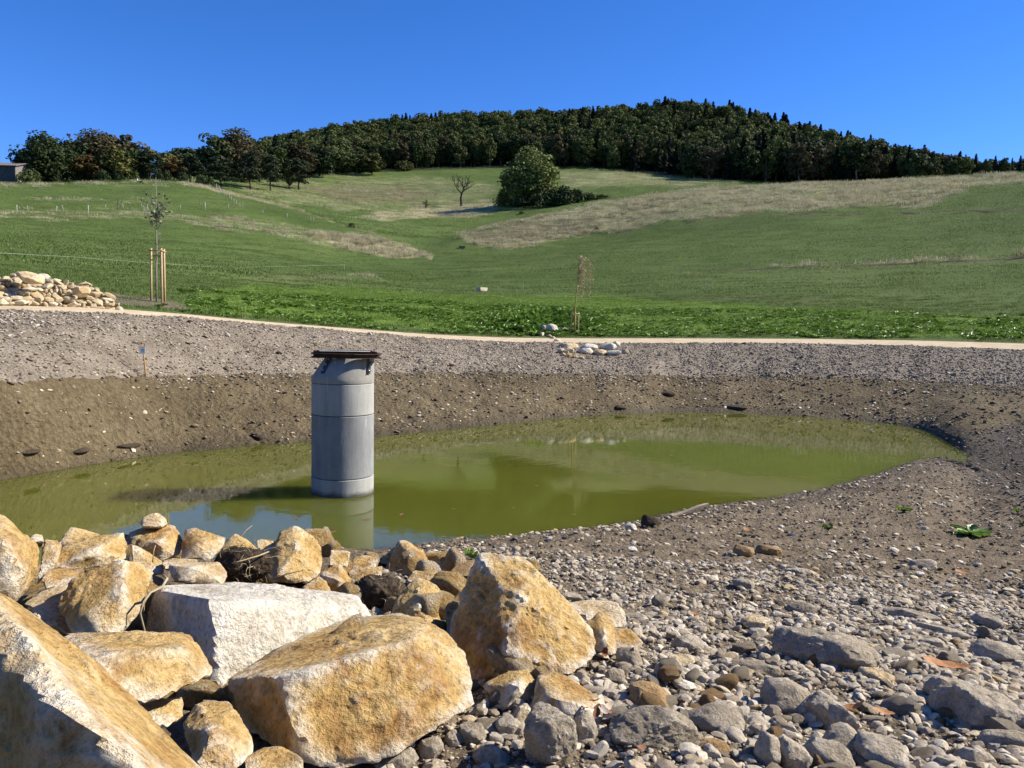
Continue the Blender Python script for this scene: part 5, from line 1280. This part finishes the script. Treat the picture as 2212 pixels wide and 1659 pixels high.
for i in np.where(single)[0]:
    c_ = bool(is_c[i]); sd = int(rg.integers(0, 100)); zn = zone_name(U_[i])
    kd = 'spruce' if c_ else ('narrow' if rg.uniform() < .35 else 'broad')
    lf = 'spruce' if c_ else rg.choice(['wood', 'wood', 'dark', 'mid', 'rust'])
    if Rw[i] > 670: lb = 'dark spruce on the skyline of the wooded hill' if c_ else 'leafy tree on the skyline of the wooded hill'
    else: lb = ('tall dark spruce at the front of the hill wood, %s' if c_ else 'leafy tree at the front of the hill wood, %s') % zn
    W = Hs[i] * (.38 if c_ else (.5 if kd == 'narrow' else .72)) * rg.uniform(.85, 1.15)
    plant_tree(X_[i], Y_[i], kd, Hs[i], W, lf, lb, ('spruces' if c_ else 'leafy trees') + ' of the hill wood, ' + ('skyline' if Rw[i] > 670 else zn), sd, Z_[i], M_barkp if i % 3 == 0 else M_bark)
rest = ~single
srcs = []
for key, lf in (('broad', 'wood'), ('narrow', 'wood'), ('spruce', 'spruce')):
    for v_ in TS[key]:
        m = v_[0].copy(); m.materials.clear(); srcs.append((m, M_lf[lf]))
nb_, nn_, ns_ = len(TS['broad']), len(TS['narrow']), len(TS['spruce'])
n = int(rest.sum()); ic = is_c[rest]; H_ = Hs[rest]; kk = rg.uniform(0, 1, n) < .3
idx = np.where(ic, nb_ + nn_ + rg.integers(0, ns_, n), np.where(kk, nb_ + rg.integers(0, nn_, n), rg.integers(0, nb_, n)))
W_ = np.where(ic, H_ * .38 / 7, np.where(kk, H_ * .5 / 9, H_ * .75 / 13)) * rg.uniform(.85, 1.15, n)
hz = np.where(ic, H_ / 24, np.where(kk, H_ / 20, H_ / 18))
scatter('hill_wood', np.stack([X_[rest], Y_[rest], Z_[rest]], 1), np.stack([np.zeros(n), np.zeros(n), rg.uniform(0, 6.28, n)], 1), np.stack([W_, W_, hz], 1), idx, srcs, 'dense dark mixed wood covering the hill', 'wood')
# bushes hiding the foot of the wood
p_ = []
# ------------------------------------------------------------------ grass and leafy plants (nobody could count them)
def blades_np(seed, n, rad, h0, h1, wd, bend=.35):
    rg = np.random.default_rng(seed); a = rg.uniform(0, 6.283, n); rr_ = rad * np.sqrt(rg.uniform(0, 1, n))
    b = np.stack([rr_ * np.cos(a), rr_ * np.sin(a), np.full(n, -.02)], 1); h = rg.uniform(h0, h1, n); f = rg.uniform(0, 6.283, n)
    s = np.stack([np.cos(f), np.sin(f), np.zeros(n)], 1) * (wd / 2); dv = np.stack([-np.sin(f), np.cos(f), np.zeros(n)], 1) * (h * rg.uniform(.1, bend * 2, n))[:, None]
    up = np.stack([np.zeros(n), np.zeros(n), h], 1)
    m0 = b + up * .55 + dv * .35
    V = np.stack([b - s, b + s, m0 + s * .8, m0 - s * .8, b + up * .97 + dv], 1).reshape(-1, 3)
    k = np.arange(n)[:, None] * 5
    return V, [tuple(x_) for x_ in (k + np.array([0, 1, 2, 3])).tolist()] + [tuple(x_) for x_ in (k + np.array([3, 2, 4])).tolist()]
def blade_src(n, mat, seed, *a):
    out = []
    for i in range(n):
        V, F = blades_np(seed + i, *a); m = bpy.data.meshes.new('grass_tuft'); m.from_pydata(V.tolist(), [], F); out.append((m, mat))
    return out
M_g1 = leaf_mat('grass_green', [(.2, (.080, .118, .027)), (.5, (.115, .163, .039)), (.8, (.155, .205, .058))], .3, .6, .2, .4)
M_g2 = leaf_mat('grass_lush', [(.2, (.115, .185, .026)), (.5, (.155, .24, .037)), (.8, (.20, .28, .06))], .3, .6, .25, .4)
M_g3 = leaf_mat('grass_straw', [(.2, (.28, .245, .13)), (.5, (.43, .385, .23)), (.8, (.58, .53, .36))], .25, .7, .2, .4)
def grass(name, n, az, t0, t1, seed, src, groups, label, smin=.8, smax=1.3, dens=None):
    """groups: function(x, y) -> probability rows over the source kinds"""
    p_, t = field_points(n, az[0], az[1], t0, t1, seed, dens); k = len(p_); r = np.random.default_rng(seed + 1)
    pr = groups(p_[:, 0], p_[:, 1]); pr = np.cumsum(pr / pr.sum(1, keepdims=True), 1); kind = (r.uniform(0, 1, k)[:, None] > pr).sum(1)
    per = len(src) // pr.shape[1]; idx = kind * per + r.integers(0, per, k)
    s = r.uniform(smin, smax, k); return scatter(name, p_, np.stack([np.zeros(k), np.zeros(k), r.uniform(0, 6.28, k)], 1), np.stack([s, s, s * r.uniform(.7, 1.3, k)], 1), idx, src, label, 'grass')
def mixg(x_, y_):
    d = lookup(dry, x_, y_); l = lookup(lush, x_, y_); so_ = lookup(soil, x_, y_)
    return np.stack([np.clip(1 - d - l, .02, 1), np.clip(l, 0, 1), np.clip(d - .15, 0, 1) * .45], 1)
nb3 = 4
s1 = blade_src(nb3, M_g1, 8000, 90, .75, .04, .13, .018) + blade_src(nb3, M_g2, 8020, 90, .75, .05, .15, .020) + blade_src(nb3, M_g3, 8040, 70, .75, .08, .25, .016)
grass('meadow_grass', 6500, (-36, 36), 10.04, 12.0, 301, s1, mixg, 'short green grass of the field beyond the path', dens=lambda x_, y_, t: np.clip(1.1 - 1.2 * lookup(soil, x_, y_), .08, 1))
s2 = blade_src(nb3, M_g1, 8100, 110, 2.4, .06, .16, .05) + blade_src(nb3, M_g2, 8120, 110, 2.4, .06, .18, .05) + blade_src(nb3, M_g3, 8140, 110, 2.2, .18, .55, .04)
grass('meadow_grass', 9000, (-36, 36), 12.0, 15.1, 302, s2, mixg, 'short green and dry grass on the near slopes')
s3 = blade_src(nb3, M_g1, 8200, 120, 4.2, .10, .28, .10) + blade_src(nb3, M_g2, 8220, 120, 4.2, .1, .28, .10) + blade_src(nb3, M_g3, 8240, 130, 3.6, .25, .7, .08)
grass('meadow_grass', 6000, (-36, 36), 15.1, 18.1, 303, s3, mixg, 'grass on the far slopes below the wood')
# taller dry grass where the zones are driest
s4 = blade_src(4, M_g3, 8300, 60, .9, .35, .85, .035)
grass('dry_grass', 3000, (-36, 36), 12.6, 15.05, 304, s4, lambda x_, y_: np.ones((len(x_), 1)), 'tall straw-coloured grass on ridges and slopes', dens=lambda x_, y_, t: np.clip(lookup(dry, x_, y_) * 1.3 - .3, 0, 1) ** 1.5 * np.clip(.35 + 2.2 * fbm2(x_ / 12, y_ / 5, 3, 88), .03, 1))
# leafy plants (docks and young greens) between path and field
def rosette_np(seed, n=11, L=.26, Wd=.12, lift=.6):
    rg = np.random.default_rng(seed); Vs, Fs, o = [], [], 0
    for i in range(n):
        a = rg.uniform(0, 6.283); el = rg.uniform(.25, 1.1) * lift; l = L * rg.uniform(.6, 1.2); d = np.array([math.cos(a), math.sin(a), 0]); s = np.array([-d[1], d[0], 0]) * Wd * rg.uniform(.7, 1.2) / 2
        k = np.array([0, .35, .7, 1.0]); c = np.outer(k * l * math.cos(el * .6), d) + np.outer(l * (np.sin(el) * k * 1.6 - .75 * k ** 2 * math.sin(el)), [0, 0, 1]); wv_ = np.array([.15, .9, 1.0, .12])
        V = np.concatenate([c - np.outer(wv_, s) + np.array([0, 0, .02]), c - np.array([0, 0, .015]), c + np.outer(wv_, s) + np.array([0, 0, .02])])
        Vs.append(V); Fs += [(o + r_ * 4 + j, o + r_ * 4 + j + 1, o + (r_ + 1) * 4 + j + 1, o + (r_ + 1) * 4 + j) for r_ in (0, 1) for j in range(3)]; o += 12
    return np.concatenate(Vs), np.array(Fs)
M_dock = leaf_mat('dock_leaves', [(.2, (.095, .180, .024)), (.5, (.15, .26, .036)), (.8, (.22, .33, .075))], .2, .42, .4, 2.0)
rs = [(mesh_np('leafy_plant', *rosette_np(8400 + i, 12 + i, .26, .12)), M_dock) for i in range(5)]
def dn_leaf(x_, y_, t):
    with np.errstate(all='ignore'): u, v = project(np.stack([x_, y_, lookup(Zg, x_, y_)], 1))
    base = .22 * np.clip((fbm2(x_ / 3, y_ / 3, 3, 81) + .25) * 1.6, .02, 1) * np.clip((u - 380) / 60, 0, 1)
    return np.maximum(base, np.exp(-((u - 1160) / 95) ** 2 - ((v - 697) / 24) ** 2)) * np.clip(1 - 2.2 * lookup(soil, x_, y_), 0, 1)
p_, t = field_points(7500, -24, 36, 10.05, 11.35, 311, dn_leaf); k = len(p_); r = np.random.default_rng(3)
u_, v_ = project(p_); boost = 1 + 1.3 * np.exp(-((u_ - 1170) / 90) ** 2 - ((v_ - 700) / 20) ** 2)
s = r.uniform(.55, 1.25, k) * boost
scatter('leafy_ground_cover', p_, np.stack([r.normal(0, .12, k), r.normal(0, .12, k), r.uniform(0, 6.28, k)], 1), np.stack([s, s, s * boost], 1), r.integers(0, 5, k), rs, 'glossy broad-leaved green plants between path and field', 'ground cover')
# ------------------------------------------------------------------ barn on the left ridge
M_board = flat_mat('grey_boards', (.20, .185, .165), .9, .15, .22, 2.5, .3); M_boardd = flat_mat('dark_boards', (.075, .078, .085), .9, .15, .2, 2.0)
M_roof = flat_mat('brown_roof', (.21, .165, .145), .85, .2, .12, 1.5); M_lite = flat_mat('roof_light', (.66, .62, .50), .5, .3, .05); M_white_p = flat_mat('white_frame', (.7, .7, .66), .6, .3, .05); M_dk = flat_mat('dark_opening', (.012, .013, .016), .6, .3, .1)
cb = at(33, 382, 288.0); kb = 288.0 / FPX
barn = obj('barn', None, loc=(cb[0], cb[1], cb[2] - .6), label='low timber barn with brown roof at the left edge of the ridge', cat='barn')
barn.rotation_euler = (0, 0, R_(4))
BL, BW, BH, BR = 26.0, 11.0, 3.9, 5.6          # length (to the left), width, eave and ridge height; the gable faces right
def bplate(name, pts, mat, parent, th=.12):
    bm = bmesh.new(); vs = [bm.verts.new(p_) for p_ in pts]; f = bm.faces.new(vs); bm.normal_update()
    r_ = bmesh.ops.extrude_face_region(bm, geom=[f]); n_ = f.normal.copy()
    for e_ in r_['geom']:
        if isinstance(e_, bmesh.types.BMVert): e_.co -= n_ * th
    bmesh.ops.recalc_face_normals(bm, faces=bm.faces); return obj(name, bm_mesh(bm, name), mat, parent)
bplate('wall', [(-BL, 0, -1.5), (0, 0, -1.5), (0, 0, BH), (-BL, 0, BH)], M_boardd, barn)
bplate('gable_wall', [(-.01, -.02, -1.5), (-.01, BW, -1.5), (-.01, BW, BH), (-.01, BW / 2, BR), (-.01, -.02, BH)], M_board, barn)
bplate('back_wall', [(0, BW, -1.5), (-BL, BW, -1.5), (-BL, BW, BH), (0, BW, BH)], M_boardd, barn)
ov, sl = .9, (BR - BH) / (BW / 2)
rf = bplate('roof', [(-BL, -ov, BH - ov * sl + .15), (.9, -ov, BH - ov * sl + .15), (.9, BW / 2, BR + .15), (-BL, BW / 2, BR + .15)], M_roof, barn, .14)
bplate('roof_slope', [(-BL, BW / 2 + .002, BR + .149), (.9, BW / 2 + .002, BR + .149), (.9, BW + ov, BH - ov * sl + .15), (-BL, BW + ov, BH - ov * sl + .15)], M_roof, rf, .14)
for x0 in (-4.5, -9.0, -13.5, -18.0):
    y0, y1 = 2.0, 4.0; bplate('roof_light', [(x0 - 2.6, y0, BH + y0 * sl + .19), (x0, y0, BH + y0 * sl + .19), (x0, y1, BH + y1 * sl + .19), (x0 - 2.6, y1, BH + y1 * sl + .19)], M_lite, rf, .03)
for x0 in (-1.0, -6.0, -11.0, -16.0): bplate('wall_post', [(x0 - .3, -.03, -1.5), (x0, -.03, -1.5), (x0, -.03, BH), (x0 - .3, -.03, BH)], M_dk, barn, .02)
gw = bplate('window', [(.06, 1.2, -.2), (.06, 3.6, -.2), (.06, 3.6, 1.0), (.06, 1.2, 1.0)], M_white_p, barn, .05); bplate('pane', [(.08, 1.4, 0), (.08, 3.4, 0), (.08, 3.4, .8), (.08, 1.4, .8)], M_dk, gw, .01)

# ------------------------------------------------------------------ a person with a wheelbarrow, far up on the left hill
pp = hit(296.5, 397); RPp = math.hypot(pp.x, pp.y)
def skin_body(name, verts, edges, radii, mat, parent):
    m = bpy.data.meshes.new(name); m.from_pydata(verts, edges, []); o = bpy.data.objects.new(name, m); COL.objects.link(o)
    o.modifiers.new('skin', 'SKIN'); sd = m.skin_vertices[0].data
    for i, r_ in enumerate(radii): sd[i].radius = (r_, r_)
    sd[0].use_root = True; sb_ = o.modifiers.new('sub', 'SUBSURF'); sb_.levels = 1; sb_.render_levels = 1
    m.materials.append(mat); o.parent = parent; return o
per = obj('person', None, loc=pp, label='tiny person in a pale top and dark trousers standing on the left hill', cat='person', rot=(0, 0, R_(-80)))
M_skin = flat_mat('skin', (.42, .26, .18), .6, .3, .05); M_top = flat_mat('pale_top', (.66, .65, .66), .8, .2, .05); M_trs = flat_mat('dark_trousers', (.02, .022, .035), .8, .2, .05); M_hair = flat_mat('dark_hair', (.03, .02, .015), .7, .2, .05)
bd = [(0, 0, .95), (0, 0, 1.15), (0, .02, 1.38), (0, .03, 1.50), (0, .05, 1.62), (.20, .03, 1.40), (.23, .16, 1.13), (.20, .38, 1.0), (-.20, .03, 1.40), (-.23, .16, 1.13), (-.20, .38, 1.0), (.10, 0, .88), (.11, .06, .48), (.11, -.04, .07), (.11, .1, .03), (-.10, 0, .88), (-.11, .0, .48), (-.11, -.14, .08), (-.11, 0, .03)]
be = [(0, 1), (1, 2), (2, 3), (3, 4), (2, 5), (5, 6), (6, 7), (2, 8), (8, 9), (9, 10), (0, 11), (11, 12), (12, 13), (13, 14), (0, 15), (15, 16), (16, 17), (17, 18)]
br_ = [.14, .14, .16, .06, .10, .065, .05, .04, .065, .05, .04, .10, .07, .05, .045, .10, .07, .05, .045]
q = Mat('person_clothes'); zc = q.n('SeparateXYZ', i0=q.objco()).outputs[2]
cl = q.mix(q.math('GREATER_THAN', zc, .95), (.02, .022, .035), (.66, .65, .66)); cl = q.mix(q.math('GREATER_THAN', zc, 1.47), cl, (.42, .26, .18)); q.out(cl, .8)
skin_body('body', bd, be, br_, q.m, per)
bm = bmesh.new(); bmesh.ops.create_uvsphere(bm, u_segments=14, v_segments=9, radius=.115)
for v in bm.verts: v.co = Vector((v.co.x, v.co.y * 1.08 + .035, v.co.z * .9 + 1.68))
obj('hair', bm_mesh(bm, 'hair', True), M_hair, per)
wb = obj('wheelbarrow', None, loc=(pp.x + .95, pp.y + .1, ground(pp.x + .95, pp.y + .1)), label='dark wheelbarrow in front of the tiny person on left hill', cat='wheelbarrow', rot=(0, 0, R_(-80)))
bm = bmesh.new(); r_ = bmesh.ops.create_cube(bm, size=1.0)
for v in bm.verts:
    k_ = 1.25 if v.co.z > 0 else .75; v.co = Vector((v.co.x * .62 * k_, v.co.y * .95 * k_, v.co.z * .34 + .58))
tf_ = [f_ for f_ in bm.faces if f_.normal.z > .9]; bmesh.ops.delete(bm, geom=tf_, context='FACES'); obj('tray', bm_mesh(bm, 'tray'), flat_mat('dark_green_tray', (.02, .035, .022), .5, .4, .1), wb)
for s_ in (-1, 1):
    obj('handle', tube_mesh('handle', [([(s_ * .26, -1.0, .72), (s_ * .24, -.4, .42), (s_ * .08, .75, .22)], .022)], 6), M_steel, wb); obj('leg', tube_mesh('leg', [([(s_ * .24, -.35, .42), (s_ * .27, -.45, .0)], .02)], 6), M_steel, wb)
V, F = lathe([(.05, -.05), (.19, -.05), (.21, 0), (.19, .05), (.05, .05)], 18); V = V[:, [2, 0, 1]] + np.array([0, .75, .21]); obj('wheel', mesh_np('wheel', V, F), M_dk, wb)

# ------------------------------------------------------------------ earthy root clods, dry stalks, driftwood
M_earth = soil_mat('root_earth', (.030, .022, .015), (.062, .046, .031), (.105, .080, .054), 1.6, 1.0); M_root = flat_mat('dry_root', (.36, .29, .18), .85, .2, .15, 20)
def root_clod(u0, v0, u1, v1, R, seed, label, n=60):
    rg = np.random.default_rng(seed); c = at((u0 + u1) / 2, (v0 + v1) / 2, R); k = math.hypot(R, 1.3) / FPX; hw, hh = (u1 - u0) / 2 * k, (v1 - v0) / 2 * k
    D, F = ico(5); P = D * np.array([hw, min(hw, hh * 1.3) * .9, hh]); P = P * (1 + .22 * fbm(D * 2.5 + seed, 4, seed) + .10 * fbm(D * 12, 3, seed))[:, None]
    o = obj('root_clod', None, loc=c, label=label, cat='clod'); m = mesh_np('lump', P, F); obj('lump', m, M_earth, o)
    paths = []
    for i in range(n):
        d = rg.normal(size=3); d /= np.linalg.norm(d); p0 = d * np.array([hw, hw * .8, hh]) * .92; t_ = np.cross(d, rg.normal(size=3)); t_ /= np.linalg.norm(t_)
        bp = branch_path(p0, t_ + .5 * d, rg.uniform(.04, .14), rg, 5, -.1, .4); paths.append((bp, np.linspace(.0022, .0008, 6)))
    obj('roots', tube_mesh('roots', paths, 4), M_root, o); return o
root_clod(466, 1186, 579, 1254, 4.05, 3, 'dark earthy root clod with straw left of the upright boulder')
root_clod(764, 1246, 872, 1312, 3.8, 4, 'dark lump of earth and roots behind the white boulder')
def stalk(pts, r0, label, mat=M_root): return obj('dry_stalk', tube_mesh('dry_stalk', [(np.array([at(*p_) for p_ in pts]), np.linspace(r0, r0 * .5, len(pts)))], 5), mat, label=label, cat='stalk', group='dry stalks on the boulder pile')
stalk([(352, 1242, 3.3), (361, 1250, 3.1), (350, 1268, 3.0), (325, 1280, 2.95), (310, 1300, 2.9), (303, 1325, 2.9), (314, 1368, 2.85)], .006, 'curled pale root hanging beside the white boulder')
stalk([(580, 1192, 4.0), (560, 1200, 3.9), (520, 1212, 3.85), (500, 1216, 3.85)], .005, 'straw lying across the earthy root clod')
stalk([(590, 1250, 3.95), (620, 1240, 4.0), (655, 1232, 4.05)], .005, 'thin twig at the foot of the upright boulder', flat_mat('twig', (.10, .075, .05), .9, .15, .1))
stalk([(330, 1215, 3.7), (332, 1190, 3.72), (336, 1178, 3.74)], .003, 'thin grass blade standing behind the pointed boulder')
stalk([(520, 1160, 4.5), (532, 1145, 4.55), (545, 1135, 4.55)], .004, 'thin twig sticking up over the water behind the pile')
b_ = hit(1490, 1110)
bm = bmesh.new(); L_ = .72; bm_box(bm, (L_, .13, .05), bev=.012); bmesh.ops.subdivide_edges(bm, edges=[e_ for e_ in bm.edges if abs(e_.verts[0].co.x - e_.verts[1].co.x) > L_ * .5], cuts=6)
for v in bm.verts: v.co.y *= 1 - .6 * (v.co.x / L_ + .5); v.co.z += .03 * math.sin(v.co.x * 6)
obj('driftwood', bm_mesh(bm, 'driftwood'), flat_mat('bleached_wood', (.40, .32, .21), .9, .15, .2, 6, .4), loc=b_ + Vector((0, 0, .06)), label='bleached piece of driftwood lying at the near waterline', cat='wood', rot=(0, -.18, .25))
box_rock(1384, 1112, 1428, 1140, M_earth, 900, 4, round_=20, name='earth_lump', label='dark square lump of earth on the brow of the near shore', cat='clod')
box_rock(1835, 1004, 1868, 1016, M_earth, 901, 3, round_=14, name='earth_lump', label='dark earth lump on right shore, left of a pair', cat='clod'); box_rock(1795, 1000, 1830, 1010, M_earth, 902, 3, round_=14, name='earth_lump', label='dark earth lump on right shore, beside the larger one', cat='clod')
for i, (u, v, w_) in enumerate([(170, 972, 46), (272, 962, 60), (60, 975, 40), (560, 942, 30), (1340, 880, 30), (1590, 880, 46), (1440, 850, 36)]):
    box_rock(u - w_ / 2, v - 5, u + w_ / 2, v + 5, M_earth, 910 + i, 3, round_=12, name='earth_lump', label=['dark wet slump of earth above the water at the left', 'largest dark slump of earth above the water at the left', 'small dark slump near the left edge above the water', 'dark earth lump left of shaft above the water', 'dark earth lump at the far waterline, centre', 'dark overhang of earth at the far waterline, right of centre', 'dark earth lump in the far bank, right of centre'][i], cat='clod', depth=.3)

# ------------------------------------------------------------------ fallen leaves and small green plants
M_oleaf = flat_mat('orange_leaf', (.40, .175, .06), .65, .3, .25, 40, .3); M_bleaf = flat_mat('brown_leaf', (.20, .085, .040), .7, .25, .15, 30); M_mast = flat_mat('pale_seed_wings', (.62, .50, .36), .6, .3, .1, 30)
def leaf_mesh(L, W, curl, seed=0):
    n = 11; t = np.linspace(-1, 1, n); wv_ = W / 2 * np.sqrt(np.maximum(0, 1 - t ** 2)) ** .9 * (1 + .12 * np.sin(t * 9 + seed)); wv_[0] = wv_[-1] = W * .02
    c = np.stack([t * L / 2, .04 * L * np.sin(t * 2), curl * L * (t ** 2 - .3)], 1)
    V = np.concatenate([c + np.stack([0 * t, -wv_, .25 * wv_], 1), c, c + np.stack([0 * t, wv_, .25 * wv_], 1)]); F = [(r_ * n + j, r_ * n + j + 1, (r_ + 1) * n + j + 1, (r_ + 1) * n + j) for r_ in (0, 1) for j in range(n - 1)]
    m = mesh_np('leaf_blade', V, F); return m
def fallen(u, v, wpx, mat, label, tilt=(0, 0), curl=.1, asp=.33, yaw=0.0, lift=.02, seed=0, group='fallen leaves'):
    p_ = hit(u, v); L = wpx * math.hypot(p_.x, p_.y, HC - p_.z) / FPX
    return obj('fallen_leaf', leaf_mesh(L, L * asp, curl, seed), mat, loc=p_ + Vector((0, 0, lift)), rot=(tilt[0], tilt[1], yaw - math.atan2(p_.x, p_.y)), label=label, cat='leaf', group=group)
fallen(2042, 1466, 78, M_oleaf, 'large orange leaf lying on the gravel at the right', (.12, .05), .10, .3, .05, .06)
fallen(1846, 1565, 40, M_oleaf, 'orange leaf leaning on the squared grey block', (.3, -.5), .2, .4, -.3, .06)
fallen(1906, 1570, 40, M_oleaf, 'orange leaf in the gravel hollow right of the squared block', (.2, .2), .1, .3, .2, .05)
fallen(1363, 1440, 26, M_oleaf, 'small orange leaf standing upright below the yellow stone', (.5, -1.1), .05, .4, .2, .05)
fallen(2078, 1244, 24, M_oleaf, 'small orange leaf far up the gravel at the right', (.3, .1), .1, .4, 0, .04)
fallen(1613, 1148, 16, M_oleaf, 'tiny orange leaf on the brown shore', (.5, .3), .1, .5, 0, .03)
fallen(1384, 1655, 26, M_bleaf, 'brown leaf at the bottom edge of the gravel', (.3, .3), .1, .5, .8, .05)
fallen(1292, 1420, 30, M_bleaf, 'curled dark brown leaf in the nook beside the yellow stone', (.6, .3), .35, .6, .4, .04); fallen(1306, 1428, 22, M_bleaf, 'small curled brown leaf at the foot of the yellow stone', (.3, -.5), .4, .6, 1.2, .03)
fallen(1500, 1345, 20, M_oleaf, 'small orange leaf near the tan rock in gravel', (.3, 0), .1, .4, .3, .05)
sc_ = hit(1296, 1572)
seed_c = obj('seed_cluster', None, loc=sc_ + Vector((0, 0, .05)), label='dry cluster of pale winged seeds beside the wide grey rock', cat='seeds')
for i in range(9):
    a = i * .7; obj('wing', leaf_mesh(.055, .02, .1, i), M_mast if i % 3 else M_bleaf, seed_c, loc=(.03 * math.cos(a), .03 * math.sin(a) - .01, .008 * (i % 4)), rot=(.4 * math.sin(i), .5 * math.cos(i * 2), a))
def small_plant(u, v, wpx, n, lift, label, seed):
    p_ = hit(u, v); L = wpx * math.hypot(p_.x, p_.y, HC - p_.z) / FPX; V, F = rosette_np(seed, n, L * .5, L * .22, lift); return obj('weed', mesh_np('weed', V, F), M_dock, loc=p_ + Vector((0, 0, .015)), label=label, cat='plant', group='weeds on the near shore')
small_plant(2096, 1156, 76, 14, .28, 'flat green rosette of leaves on the gravel at the right', 1); small_plant(1020, 1208, 34, 10, 1.0, 'small green seedling behind the tall boulder', 2); small_plant(2197, 1108, 16, 6, 1.2, 'tiny upright seedling near the right edge', 3); small_plant(1952, 1106, 26, 7, .6, 'small yellowish weed on the brown shore', 4); small_plant(1790, 1145, 22, 6, .6, 'small weed at the gravel edge, right of centre', 5)
small_plant(2208, 1136, 18, 6, .8, 'small weed cut by the right edge', 6)
p_ = hit(345, 664); V, F = rosette_np(77, 18, .30, .16, .8); obj('weed', mesh_np('weed', V, F), M_dock, loc=p_, label='dark leafy weed below the stakes of the left young tree', cat='plant')
for i, (u, v, w_) in enumerate([(790, 1122, 14), (868, 1112, 16), (980, 1100, 10), (1110, 1098, 8), (1240, 1112, 10), (960, 1160, 12), (1390, 1010, 8), (1160, 1050, 8), (720, 1150, 16), (1450, 985, 8), (1550, 1018, 8), (640, 1120, 12)]):
    d = ray(u, v); Rw_ = -HC / d[2]; L = w_ * math.hypot(Rw_, HC) / FPX * 1.2
    obj('floating_leaf', leaf_mesh(L, L * .4, .03, i), M_bleaf, loc=(d[0] * Rw_, d[1] * Rw_, .006), rot=(0, 0, i * 1.3), label='small dark leaf floating on the green water', cat='leaf', group='leaves floating on the pond')
